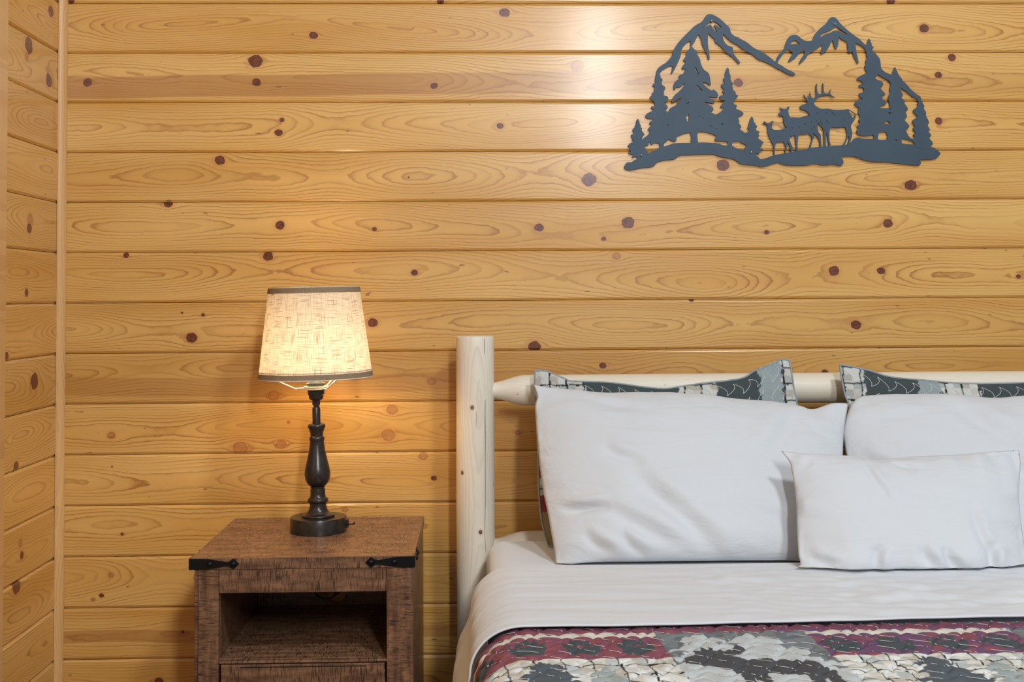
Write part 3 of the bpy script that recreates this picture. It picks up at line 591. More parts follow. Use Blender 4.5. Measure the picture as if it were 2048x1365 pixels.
sk = lathe('socket', [(0, z_top), (0.0072, z_top), (0.0072, zz(811.5)), (0.0098, zz(811)), (0.0098, zz(803)), (0.011, zz(802)), (0.0165, zz(799.5)), (0.0178, zz(796)), (0.0180, zz(791)), (0.0205, zz(790)), (0.0207, zz(781)), (0.0190, zz(780)), (0.0190, zz(778)), (0, zz(778))], SOCK, lamp, 40)
thr = [(0, zz(778))]
zc = zz(773)
for i in range(6):
    z_ = zz(772) + i * 0.0016; thr += [(0.0225 if i < 4 else 0.018, z_), (0.0238 if i < 4 else 0.0185, z_ + 0.0008)]
thr += [(0.017, thr[-1][1] + 0.001), (0.017, zz(758)), (0, zz(758))]
lathe('threaded_ring', thr, CHROME, sk, 40)
# bulb
zb0 = zz(758)
mt_bulb, t, b = newmat('lit_bulb_glass')
b.inputs['Base Color'].default_value = (1, 0.95, 0.85, 1)
b.inputs['Emission Color'].default_value = (1.0, 0.76, 0.44, 1); b.inputs['Emission Strength'].default_value = 40
lathe('bulb', [(0, zb0), (0.0132, zb0), (0.0135, zb0 + 0.012), (0.016, zb0 + 0.022), (0.024, zb0 + 0.040), (0.0295, zb0 + 0.058), (0.0298, zb0 + 0.068), (0.026, zb0 + 0.082), (0.017, zb0 + 0.093), (0.007, zb0 + 0.0975), (0, zb0 + 0.098)], mt_bulb, lamp, 28)
# shade
def linen():
    mt, t, b = newmat('linen_shade'); nt = mt.node_tree
    p = t.xyz(t.n.new('ShaderNodeTexCoord').outputs['Object'])
    ang = t.m('ARCTAN2', p[1], p[0])
    u = t.m('MULTIPLY', ang, 0.128)
    hz = t.noise(t.comb(t.m('MULTIPLY', u, 26.0), 0.0, t.m('MULTIPLY', p[2], 620.0)), 1.0, 2)
    vt = t.noise(t.comb(t.m('MULTIPLY', u, 620.0), 4.0, t.m('MULTIPLY', p[2], 24.0)), 1.0, 2)
    hz2 = t.noise(t.comb(t.m('MULTIPLY', u, 300.0), 9.0, t.m('MULTIPLY', p[2], 1500.0)), 1.0, 1)
    th = t.m('MAXIMUM', t.ramp(hz, 0.55, 0.68), t.ramp(vt, 0.56, 0.69))
    sl = t.m('MAXIMUM', t.ramp(hz, 0.46, 0.62), t.ramp(vt, 0.46, 0.62))
    den = t.m('ADD', t.m('MULTIPLY', th, 0.85), t.m('ADD', t.m('MULTIPLY', sl, 0.17), t.m('MULTIPLY', hz2, 0.16)), clamp=True)
    c = t.mix(den, lin((250, 242, 228)), lin((128, 84, 44)))
    d = t.n.new('ShaderNodeBsdfDiffuse'); t.put(d.inputs[0], t.mix(t.m('MULTIPLY', den, 0.6), lin((222, 208, 186)), lin((150, 118, 84))))
    tr = t.n.new('ShaderNodeBsdfTranslucent'); t.put(tr.inputs[0], c)
    mx_ = t.n.new('ShaderNodeMixShader'); mx_.inputs[0].default_value = 0.24
    t.l.new(d.outputs[0], mx_.inputs[1]); t.l.new(tr.outputs[0], mx_.inputs[2])
    t.l.new(mx_.outputs[0], nt.nodes['Material Output'].inputs[0])
    return mt
SH0, SH1 = 0.9940 - TZ, 1.2145 - TZ
RB, RT = 0.1395, 0.1119
LINEN = linen()
def cone_r(z): return RB + (RT - RB) * (z - SH0) / (SH1 - SH0)
shade = empty('lamp_shade'); shade.parent = lamp; shade.rotation_euler = (math.radians(0.6), math.radians(-0.9), 0)
bpy.data.objects.remove(shade)
def ring_wall(name, z0, z1, dr, th, mat, par, n=96, steps=6):
    pf_ = [(cone_r(z0 + (z1-z0)*i/steps) + dr, z0 + (z1-z0)*i/steps) for i in range(steps+1)]
    pf_ += [(cone_r(z0 + (z1-z0)*i/steps) + dr - th, z0 + (z1-z0)*i/steps) for i in range(steps, -1, -1)]
    return lathe(name, pf_, mat, par, n, closed=True)
def single_wall(name, z0, z1, mat, par, n=96):
    V = []; F = []
    for i in range(n):
        a = 2*PI*i/n
        for z in (z0, z1): V.append((cone_r(z)*math.cos(a), cone_r(z)*math.sin(a), z))
    for i in range(n):
        j = (i+1) % n; F.append((2*i, 2*j, 2*j+1, 2*i+1))
    return pydata(name, V, F, mat, par, True)
shade = single_wall('lamp_shade', SH0, SH1, LINEN, lamp)
ring_wall('top_band', SH1 - 0.0130, SH1, 0.0012, 0.0010, TAPE, shade)
ring_wall('bottom_band', SH0, SH0 + 0.0125, 0.0014, 0.0010, TAPE, shade)
ring_wall('band_edge', SH1 - 0.0002, SH1 + 0.0012, 0.0013, 0.0028, TAPE_EDGE, shade)
ring_wall('band_edge', SH0 - 0.0016, SH0 + 0.0002, 0.0015, 0.0028, TAPE_EDGE, shade)
# spider: disc on the socket and three bent wires up to the rim
sp = lathe('shade_spider', [(0.019, zz(780)), (0.0300, zz(780)), (0.0302, zz(778.5)), (0.0300, zz(777)), (0.026, zz(776.5)), (0.0300, zz(775.5)), (0.0300, zz(773.5)), (0.019, zz(773.5))], WIRE, lamp, 44, closed=True)
zr = SH0 + 0.016
for ang in (188, 308, 68):
    a = math.radians(ang); c_, s_ = math.cos(a), math.sin(a)
    pts = [(0.028*c_, 0.028*s_, zz(777)), (0.046*c_, 0.046*s_, zz(777)), (0.056*c_, 0.056*s_, zz(775.5)), (0.1385*c_, 0.1385*s_, zr)]
    tube('wire', smooth_path(pts, 5), 0.0017, WIRE, sp, 8)
rim = [((cone_r(zr) - 0.0018)*math.cos(2*PI*i/64), (cone_r(zr) - 0.0018)*math.sin(2*PI*i/64), zr) for i in range(64)]
tube('wire_hoop', rim, 0.0015, WIRE, sp, 6, True)
# outlet block and its folded tab on the side of the base
ob = box('outlet_block', 0.0660, 0.0742, -0.0095, 0.0095, 0.009, 0.029, BLACKP, lamp, bev=0.0018, seg=2)
box('port_cover', 0.0735, 0.0880, -0.006, 0.006, 0.0155, 0.0172, BLACKP, ob, bev=0.0004)
box('cover_tab', 0.0860, 0.0895, -0.006, 0.006, 0.0165, 0.0215, BLACKP, ob, bev=0.0004)
for ch in list(lamp.children):
    if ch.name.split('.')[0] not in ('base', 'outlet_block'): ch.rotation_euler = (0, math.radians(-1.0), 0)
cordp = [(0.020, 0.0745, 0.0062), (0.026, 0.10, 0.0030), (0.028, 0.150, 0.0028), (0.027, 0.182, 0.0034), (0.026, 0.196, -0.004), (0.026, 0.200, -0.05), (0.018, 0.203, -0.12), (0.016, 0.200, -0.18),
         (0.018, 0.186, -0.197), (0.030, 0.160, -0.190), (0.048, 0.140, -0.150), (0.050, 0.130, -0.10), (0.040, 0.125, -0.06), (0.0, 0.120, -0.047), (-0.040, 0.125, -0.065), (-0.047, 0.130, -0.12),
         (-0.032, 0.132, -0.175), (0.0, 0.132, -0.199), (0.030, 0.140, -0.186), (0.040, 0.160, -0.180)]
pc = tube('power_cord', [Vector((LX, LY, TZ)) + Vector(p) for p in smooth_path(cordp, 8)], 0.0024, BLACKP, None, 8)
tag(pc, 'thin black lamp cord looped at the back of the dark nightstand cubby', 'cord')
# the lamp's own light
ld = bpy.data.lights.new('lamp_light', 'POINT'); ld.energy = 24; ld.color = (1.0, 0.85, 0.63); ld.shadow_soft_size = 0.03
lo = bpy.data.objects.new('lamp_light', ld); COL.objects.link(lo); lo.location = (LX - 0.008, LY, TZ + zb0 + 0.064 )

# ------------------------------------------------------------------ log bed
BX0, BX1 = 1.107, 2.953
bed = empty('log_bed', ((BX0 + BX1)/2, -1.15, 0))
tag(bed, 'pale peeled log bed frame with round posts and headboard rail', 'bed')
def log(name, p0, p1, r0_, r1_, knots=(), chamfer=0.006, wob=0.0016, taper=None, seed=1.0, n=40, k=36):
    p0 = Vector(p0); p1 = Vector(p1); L = (p1 - p0).length
    V = []; F = []
    rs = []
    for i in range(k + 1):
        s = i / k
        rs.append((s * L, r0_ + (r1_ - r0_) * s))
    if taper:   # (tenon length, tenon radius) at both ends
        tl, tr_ = taper; rs = []
        for l, f in ((0, 0), (tl*0.1, 0.02), (tl*0.30, 0.22), (tl*0.5, 0.50), (tl*0.7, 0.78), (tl*0.85, 0.93), (tl, 1.0)): rs.append((l, tr_ + (r0_ - tr_)*f))
        for i in range(1, 24): rs.append((tl + (L - 2*tl)*i/24, r0_))
        for l, f in ((tl, 1.0), (tl*0.85, 0.93), (tl*0.7, 0.78), (tl*0.5, 0.50), (tl*0.30, 0.22), (tl*0.1, 0.02), (0, 0)): rs.append((L - l, tr_ + (r1_ - tr_)*f))
    else:
        rs[0] = (0, r0_ - chamfer*0.8); rs.insert(1, (chamfer*0.4, r0_ - chamfer*0.15)); rs.insert(2, (chamfer, r0_))
        rs[-1] = (L, r1_ - chamfer*0.8); rs.insert(-1, (L - chamfer, r1_)); rs.insert(-1, (L - chamfer*0.4, r1_ - chamfer*0.15))
    for l, rr_ in rs:
        for j in range(n):
            a = 2*PI*j/n
            w_ = 1 + (mnoise.noise(Vector((math.cos(a)*0.9, math.sin(a)*0.9 + seed*5, l*2.2))) * wob / r0_)
            V.append((rr_*w_*math.sin(a), -rr_*w_*math.cos(a), l))
    for i in range(len(rs) - 1):
        for j in range(n):
            j2 = (j+1) % n; F.append((i*n+j, i*n+j2, (i+1)*n+j2, (i+1)*n+j))
    F.append(tuple(range(n))[::-1]); F.append(tuple((len(rs)-1)*n + j for j in range(n)))
    o = pydata(name, V, F, LOG, bed, True); sharp(o, 42)
    d = (p1 - p0).normalized()
    o.rotation_mode = 'QUATERNION'
    if abs(d.z) < 0.99: o.rotation_quaternion = d.to_track_quat('Z', 'Y')
    o.location = p0 - Vector(bed.location)
    o['tone'] = [1.0, seed, 0.02]; o['band'] = [0.0, 0.0, 0.0]
    for i, q in enumerate(knots[:4]): o['knot_%d' % (i+1)] = [float(v) for v in q]
    return o
CHK = simple('dark_drying_crack', (62, 50, 40), 0.9)
def crack(post, r_, a0, z0, z1, wmax, amp, seed):
    V = []; F = []; k = 40
    for i in range(k + 1):
        s = i / k; z = z0 + (z1 - z0)*s
        a = a0 + amp * mnoise.noise(Vector((z*9, seed, 0))) / r_
        hw = wmax * (math.sin(PI*s) ** 0.6) / r_ * 0.5
        for da, dr in ((-hw, 0.0007), (0, -0.003), (hw, 0.0007)):
            V.append(((r_+dr)*math.sin(a+da), -(r_+dr)*math.cos(a+da), z))
    for i in range(k):
        for j in range(2): F.append((i*3+j, i*3+j+1, (i+1)*3+j+1, (i+1)*3+j))
    o = pydata('drying_crack', V, F, CHK, post)
    return o
PY = -0.120
p1 = log('head_post', (BX0 - 0.007, PY, 0), (BX0 + 0.0025, PY, 1.0895), 0.0500, 0.0482,
         knots=((0.9100, -0.008, 0.0052), (0.598, 0.012, 0.0055), (0.392, 0.002, 0.0058), (0.745, -0.038, 0.005)), seed=1.0)
crack(p1, 0.0493, 0.52, 0.54, 0.93, 0.0017, 0.006, 3.0)
crack(p1, 0.0490, 0.05, 0.86, 0.90, 0.0006, 0.002, 5.0)
crack(p1, 0.0486, 0.52, 1.045, 1.085, 0.0006, 0.002, 8.0)
p2 = log('head_post', (BX1, PY, 0), (BX1, PY, 1.0895), 0.0500, 0.0482, knots=((0.85, 0.01, 0.006),), seed=2.0)
log('head_rail', (BX0 + 0.035, PY + 0.002, 0.9490), (BX1 - 0.035, PY + 0.002, 0.9490), 0.0390, 0.0390, knots=((0.815, 0.018, 0.0065),), taper=(0.085, 0.0205), seed=3.0, wob=0.0006)
log('head_rail', (BX0 + 0.035, PY + 0.002, 0.5515), (BX1 - 0.035, PY + 0.002, 0.5515), 0.0385, 0.0385, taper=(0.085, 0.0205), seed=4.0, wob=0.0006)
log('foot_post', (BX0, -2.36, 0), (BX0, -2.36, 0.76), 0.048, 0.047, seed=5.0)
log('foot_post', (BX1, -2.36, 0), (BX1, -2.36, 0.76), 0.048, 0.047, seed=6.0)
log('foot_rail', (BX0 + 0.035, -2.36, 0.62), (BX1 - 0.035, -2.36, 0.62), 0.038, 0.038, taper=(0.085, 0.0205), seed=7.0)
log('side_rail', (1.175, PY - 0.035, 0.270), (1.175, -2.325, 0.270), 0.040, 0.040, taper=(0.085, 0.0205), seed=8.0)
log('side_rail', (BX1 - 0.065, PY - 0.035, 0.270), (BX1 - 0.065, -2.325, 0.270), 0.040, 0.040, taper=(0.085, 0.0205), seed=9.0)

# ------------------------------------------------------------------ mattress and bedding
MX0, MX1, MYB, MYF, MZ0, MZ1 = 1.128, 2.932, -0.178, -2.29, 0.312, 0.585
def slab_grid(x0, x1, y0, y1, z0, z1, r_, ry, off, nx, ny):
    # top surface with rolled edges, then straight sides; returns verts / faces of an open shell
    def edge(v, lo, hi, rad):   # 0 inside .. 1 at border
        return max(0.0, (lo + rad - v) / rad, (v - (hi - rad)) / rad)
    xs = [x0 + r_ * (1 - math.cos(a)) for a in np.linspace(0, PI/2, 9)]
    xs = xs + list(np.linspace(x0 + r_, x1 - r_, nx))[1:-1] + [x1 - (v - x0) for v in xs[::-1]]
    ys = [y0 + ry * (1 - math.cos(a)) for a in np.linspace(0, PI/2, 9)]
    ys = ys + list(np.linspace(y0 + ry, y1 - ry, ny))[1:-1] + [y1 - (v - y0) for v in ys[::-1]]
    V = []; F = []
    cr = 0.05
    for y in ys:
        for x in xs:
            ex = edge(x, x0, x1, r_); ey = edge(y, y0, y1, ry)
            e = min(1.0, math.hypot(ex, ey))
            X, Y = x, y
            h = math.hypot(ex, ey)
            if ex > 0 and ey > 0 and h > 1:
                # round the vertical corner
                cx = x0 + r_ if x < (x0+x1)/2 else x1 - r_; cyy = y0 + ry if y < (y0+y1)/2 else y1 - ry
                X = cx + (x - cx)/h; Y = cyy + (y - cyy)/h
            V.append((X, Y, z1 - r_ * (1 - math.sqrt(max(0, 1 - e*e)))))
    nx_, ny_ = len(xs), len(ys)
    for j in range(ny_ - 1):
        for i in range(nx_ - 1):
            F.append((j*nx_+i, j*nx_+i+1, (j+1)*nx_+i+1, (j+1)*nx_+i))
    ringi = [i for i in range(nx_)] + [j*nx_ + nx_-1 for j in range(1, ny_)] + [(ny_-1)*nx_ + i for i in range(nx_-2, -1, -1)] + [j*nx_ for j in range(ny_-2, 0, -1)]
    prev = ringi
    for s in range(1, 9):
        z = (z1 - r_) + (z0 - (z1 - r_)) * s / 8
        cur = []
        for q in ringi:
            vx, vy, _ = V[q]
            cur.append(len(V)); V.append((vx, vy, z))
        for i in range(len(ringi)):
            j = (i+1) % len(ringi); F.append((prev[i], cur[i], cur[j], prev[j]))
        prev = cur
    return V, F, prev
V, F, rg = slab_grid(MX0 + 0.006, MX1 - 0.006, MYF + 0.006, MYB - 0.006, MZ0, MZ1 - 0.006, 0.045, 0.045, 0, 30, 30)
F.append(tuple(rg[::-1]))
mat_o = pydata('mattress', V, F, MATTR, None, True)
tag(mat_o, 'thick white mattress lying on the log bed frame under the sheets', 'mattress')
V, F, rg = slab_grid(MX0, MX1, MYF, MYB, MZ0 + 0.004, MZ1, 0.045, 0.045, 0, 90, 90)
V2 = []
for (x, y, z) in V:
    if z > 0.548:
        z += 0.0016 * mnoise.noise(Vector((x*7, y*11, 1.3))) + 0.0012 * mnoise.noise(Vector((x*22, y*16, 4)))
    else:
        x += (0.002 * mnoise.noise(Vector((y*14, z*9, 2))) - 0.001) if x < 1.5 else 0
    V2.append((x, y, z))
fs = pydata('fitted_sheet', V2, F, WHITE2, None, True)
tag(fs, 'smooth white fitted sheet stretched over the mattress, bare at the headboard corner', 'sheet')

# ---- print painters
def inpoly(X, Y, P):
    c = np.zeros(X.shape, bool); n = len(P)
    for i in range(n):
        x1_, y1_ = P[i]; x2_, y2_ = P[(i+1) % n]
        if y1_ == y2_: continue
        k_ = ((y1_ > Y) != (y2_ > Y)) & (X < (x2_-x1_)*(Y-y1_)/(y2_-y1_) + x1_)
        c ^= k_
    return c
def hashn(X, Y, s):
    v = np.sin(X*127.1*s + Y*311.7) * 43758.5453
    return v - np.floor(v)
def wav(X, f, p): return np.sin(X*f + p) + 0.5*np.sin(X*f*2.3 + p*1.7)
def firtree(X, Y, cx, top, slope, hgt, levels=5, jag=0.35, seed=0.0):
    # fir seen in the print, top towards the headboard; Y grows towards the foot
    d = Y - top; t_ = d / hgt
    lv = t_ * levels; fr = lv - np.floor(lv)
    hw = slope * d * (1 - jag) + slope * hgt/levels * fr * 1.3 * jag * 2 + 0.003*wav(Y, 420, seed) * np.clip(t_*3, 0, 1)
    return (d > 0) & (t_ < 1) & (np.abs(X - cx + 0.002*wav(Y, 160, seed)) < hw)
def paw(X, Y, cx, cy_, s=1.0, sy=1.0):
    Y = cy_ + (Y - cy_)/sy*s
    m_ = ((X-cx)/(0.024*s))**2 + ((Y-cy_-0.006*s)/(0.0135*s))**2 < 1
    for dx_, dy_ in ((-0.022, -0.006), (-0.0115, -0.016), (0.0, -0.020), (0.0115, -0.016), (0.022, -0.006)):
        m_ |= ((X-cx-dx_*s)/(0.0062*s))**2 + ((Y-cy_-dy_*s)/(0.0085*s))**2 < 1
        tip = (np.abs(X-cx-dx_*1.15*s) < 0.0028*s*(1 - (cy_ + dy_*s - 0.004 - Y)/0.012)) & (Y < cy_+dy_*s-0.004*s) & (Y > cy_+dy_*s-0.015*s)
        m_ |= tip
    return m_
MOOSE = [(0.02,0.42),(0.06,0.36),(0.13,0.33),(0.17,0.30),(0.14,0.22),(0.20,0.26),(0.21,0.17),(0.25,0.24),(0.28,0.16),(0.30,0.24),(0.34,0.18),(0.35,0.26),
         (0.40,0.22),(0.47,0.15),(0.53,0.19),(0.48,0.27),(0.40,0.32),(0.36,0.35),(0.44,0.39),(0.55,0.38),(0.68,0.42),(0.82,0.43),(0.90,0.50),(0.95,0.62),
         (0.93,0.90),(0.97,1.05),(0.92,1.05),(0.86,0.88),(0.84,0.72),(0.80,0.88),(0.82,1.05),(0.77,1.05),(0.73,0.85),(0.74,0.70),(0.60,0.68),(0.50,0.66),
         (0.49,0.85),(0.52,1.05),(0.47,1.05),(0.43,0.85),(0.40,0.72),(0.37,0.88),(0.30,1.05),(0.26,1.05),(0.32,0.85),(0.33,0.66),(0.27,0.56),(0.19,0.50),(0.10,0.48),(0.04,0.47)]
def rgb(c): return np.array(lin(c)[:3])
def plaid(X, Y, C, x0, y0, pitch=0.0445, lw=0.0014):
    u = X - x0 + 0.0010*wav(Y, 130, 1); v = Y - y0 + 0.0012*wav(X, 110, 2)
    iu = np.floor(u/(pitch/2)); iv = np.floor(v/(pitch/2.2))
    h_ = hashn(iu*0.37 + 1, iv*0.71 + 2, 1.0)
    a_ = rgb((216, 212, 202)); b_ = rgb((196, 189, 177)); c_ = rgb((225, 224, 219))
    C[:] = a_
    C[h_ > 0.55] = c_; C[h_ < 0.22] = b_
    C[(h_ >= 0.22) & (h_ < 0.32)] = rgb((188, 192, 190))
    lv = np.abs(((u/pitch) % 1.0) - 0.5) > 0.5 - lw/pitch
    lh = np.abs(((v/pitch) % 1.0) - 0.5) > 0.5 - lw/pitch
    C[lv | lh] = rgb((44, 46, 48))
def quilt_print(X, Y):
    # X across the bed (cloth coordinate), Y metres below the head edge of the quilt
    C = np.zeros(X.shape + (3,))
    skew = 0.07 * Y
    U = X - skew
    C[:] = rgb((128, 66, 78))
    per = 0.623
    row = np.floor(Y / 0.66)
    yy = Y - row*0.66
    # blocks repeat across:  moose block between x=1.42 and 1.68 in every 'per'
    q = (U - 1.411 + row*0.31) % per
    mo = (q < 0.263) & (yy > 0.044)
    st = ~mo
    # striped block
    S_ = np.zeros(X.shape + (3,)); S_[:] = rgb((138, 82, 92))
    pur = hashn(np.floor(X*60), np.floor(Y*90), 2.0)
    S_[pur > 0.5] = rgb((130, 80, 98)); S_[(pur > 0.8)] = rgb((146, 84, 90))
    right = X > 1.6
    S_[right & (pur > 0.35)] = rgb((112, 80, 108))
    cs = (yy > 0.044) & (yy < 0.066); S_[cs] = rgb((214, 208, 196))
    qb = (q - 0.263) % per
    for c0 in (0.040, 0.131, 0.222, 0.313):
        S_[paw(qb, yy, c0, 0.132, 1.12, 1.75)] = rgb((76, 83, 86))
    pl_ = np.zeros_like(S_); plaid(qb, yy, pl_, 0.0425, 0.1775, 0.0455)
    ip = (yy > 0.188) & (yy < 0.62); S_[ip] = pl_[ip]
    tr_ = firtree(qb, yy, 0.148, 0.197, 0.52, 0.30, 7, 0.35, 1.0); S_[tr_ & ip] = rgb((88, 96, 102))
    tr2 = firtree(qb, yy, 0.240, 0.232, 0.42, 0.28, 7, 0.35, 3.0); S_[tr2 & ip & ~tr_] = rgb((160, 168, 166))
    C[st] = S_[st]
    # moose block
    M_ = np.zeros(X.shape + (3,)); M_[:] = rgb((124, 128, 130))
    M_[hashn(np.floor(X*45), np.floor(Y*55), 3.0) > 0.6] = rgb((108, 113, 117))
    t_a = firtree(q, yy, 0.072, 0.052, 0.60, 0.36, 7, 0.4, 2.0) | firtree(q, yy, 0.160, 0.058, 0.70, 0.36, 6, 0.4, 5.0)
    M_[t_a] = rgb((192, 196, 196))
    mp = [(0.006 + a_*0.245, 0.085 + b_*0.29) for a_, b_ in MOOSE]
    mm_ = inpoly(q + 0.001*wav(Y, 200, 1), yy, mp)
    M_[mm_] = rgb((80, 80, 83))
    gr = (yy > 0.40); M_[gr] = rgb((98, 104, 108))
    M_[yy > 0.60] = rgb((118, 60, 72))
    C[mo] = M_[mo]
    C[Y < 0.030] = rgb((120, 72, 88))
    edge = (Y < 0.004); C[edge] = rgb((92, 56, 74))
    return C
def set_print(o, C):
    me = o.data
    at = me.color_attributes.new('print', 'FLOAT_COLOR', 'POINT')
    buf = np.ones((len(me.vertices), 4), np.float32); buf[:, :3] = C
    at.data.foreach_set('color', buf.ravel())

# cloth profile over the left edge of the bed: arc length -> (x, z)
def drape(top_z, x_out, rad, flare, hang):
    # points from the left hem up and over, then flat to the right and down again
    P = []
    zc_ = top_z - rad
    low = [(0.0, 0.0), (0.010, 0.001), (0.026, 0.006), (0.046, 0.017), (0.066, 0.030), (0.088, 0.038), (0.115, 0.0415), (0.150, 0.0425), (0.200, 0.043)]
    for dz_, dx_ in low[::-1]:
        P.append((x_out - flare*dx_, zc_ - dz_*hang/0.20))
    for a in np.linspace(0, PI/2, 17)[1:]:
        P.append((x_out + rad*1.15*(1 - math.cos(a)), zc_ + rad*math.sin(a)))
    return P
def resample(P, step_fn):
    pts = [np.array(p) for p in P]
    d = [0.0]
    for a_, b_ in zip(pts, pts[1:]): d.append(d[-1] + float(np.linalg.norm(b_-a_)))
    return np.array(d), np.array(pts)

def cloth_strip(name, Lprof, Rx, y_far, y_near, xs_step, ny, zfun, mat, thick=0.0):
    pass

# ---- quilt
def build_quilt():
    zt = 0.5945
    P = drape(zt, 1.1040, 0.078, 0.62, 0.17)
    d, pts = resample(P, None)
    Lc = d[-1]; x_flat = pts[-1][0]
    XR = MX1 + 0.02 - (x_flat - 1.101)       # flat run ends here, mirrored drape after
    # cloth coordinate s: s = x on the flat part; < x_flat runs down the left side
    s_l = np.linspace(-Lc, 0, 130) + x_flat
    s_m = np.arange(x_flat, 2.20, 0.0021)[1:]
    s_r = np.arange(2.20, XR, 0.02)[1:]
    s_e = XR + np.linspace(0, Lc, 24)[0:]
    Sx = np.concatenate([s_l, s_m, s_r, s_e])
    ys = np.concatenate([np.arange(0.0, 0.36, 0.0022), np.arange(0.36, 1.20, 0.02)])
    A, Bm = np.meshgrid(Sx, ys)
    # quilting lines: meandering rows; puff grows with the distance from the stitches
    def rowline(k, s):
        ph = 1.9*k
        return (0.0065 + 0.0330*k + 0.0115*np.sin(s*2*PI/0.050 + ph + 1.1*np.sin(s*31 + k)) + 0.004*np.sin(s*67 + 3*k))
    dist = np.full(A.shape, 9.0)
    for k in range(0, 12):
        L = rowline(k, A); sl = 0.0115*2*PI/0.050*np.cos(A*2*PI/0.050 + 1.9*k + 1.1*np.sin(A*31 + k))
        dist = np.minimum(dist, np.abs(Bm - L)/np.sqrt(1 + sl*sl))
    puff = 0.0056*(1 - np.exp(-dist/0.0042))
    puff = np.where(Bm > 0.37, 0.003, puff)
    wr = np.zeros(A.shape)
    for i in range(A.shape[0]):
        for j in range(0, A.shape[1]):
            wr[i, j] = 0.0015*mnoise.noise(Vector((A[i, j]*38, Bm[i, j]*60, 0.3)))
    puff = puff + wr
    # edge: drop to nothing at the head hem
    puff = puff * np.clip(Bm/0.006 + 0.3, 0, 1)
    X = np.zeros(A.shape); Z = np.zeros(A.shape); NX = np.zeros(A.shape); NZ = np.zeros(A.shape)
    sl = A - x_flat + Lc
    left = A < x_flat
    X[left] = np.interp(sl[left], d, pts[:, 0]); Z[left] = np.interp(sl[left], d, pts[:, 1])
    e_ = 0.002
    tx = np.interp(sl + e_, d, pts[:, 0]) - np.interp(sl - e_, d, pts[:, 0]); tz = np.interp(sl + e_, d, pts[:, 1]) - np.interp(sl - e_, d, pts[:, 1])
    nn = np.sqrt(tx*tx + tz*tz) + 1e-9
    NX[left] = (-tz/nn)[left]; NZ[left] = (tx/nn)[left]
    mid = ~left & (A <= XR); X[mid] = A[mid]; Z[mid] = zt; NZ[mid] = 1
    rt = A > XR
    sr = Lc - (A - XR)
    X[rt] = (MX1 + MX0 + 0.0) - np.interp(sr[rt], d, pts[:, 0]); Z[rt] = np.interp(sr[rt], d, pts[:, 1]); NX[rt] = 1*0.7; NZ[rt] = 0.7
    X = X + NX*puff; Z = Z + NZ*puff
    # gentle vertical folds low on the hanging side
    hangm = np.clip((0.47 - Z)/0.2, 0, 1); X = X - left*hangm*0.01*np.sin(Bm*20)
    Y = QY0 - Bm
    n_y, n_x = A.shape
    Vv = np.stack([X, Y, Z], -1).reshape(-1, 3)
    idx = np.arange(n_y*n_x).reshape(n_y, n_x)
    Fq = np.stack([idx[:-1, :-1], idx[1:, :-1], idx[1:, 1:], idx[:-1, 1:]], -1).reshape(-1, 4)
    o = pydata('quilt', Vv, [tuple(int(v) for v in q) for q in Fq], PRINT, None, True)
    C = quilt_print(A, Bm).reshape(-1, 3)
    set_print(o, C)
    # the stitching: loose white loops following the rows
    V = []; F = []
    def surf(s, v):
        if s < x_flat:
            q = s - x_flat + Lc; x = np.interp(q, d, pts[:, 0]); z = np.interp(q, d, pts[:, 1])
            a = np.interp(q+e_, d, pts[:, 0]) - np.interp(q-e_, d, pts[:, 0]); b2 = np.interp(q+e_, d, pts[:, 1]) - np.interp(q-e_, d, pts[:, 1]); L = math.hypot(a, b2)+1e-9
            return (x - b2/L*0.0030, QY0 - v, z + a/L*0.0030)
        return (s, QY0 - v, zt + 0.0030)
    for k in range(0, 10):
        run = []
        for q in np.arange(x_flat - 0.13, 2.19, 0.0022):
            arg = q*2*PI/0.050 + 1.9*k + 1.1*math.sin(q*31 + k)
            on = math.cos(arg) > -0.25
            if on: run.append(surf(q + 0.0060*math.sin(2*arg), float(rowline(k, q))))
            if (not on) and len(run) > 5:
                tube_geo(V, F, run, 0.0005, 3, cap=False)
            if not on: run = []
    st_ = pydata('stitching', V, F, THREAD, o, False); st_['kind'] = 'stuff'
    tag(o, 'patchwork quilt in maroon, grey and cream plaid printed with moose, firs and paws', 'quilt')
    return o
QY0 = -1.045
build_quilt()

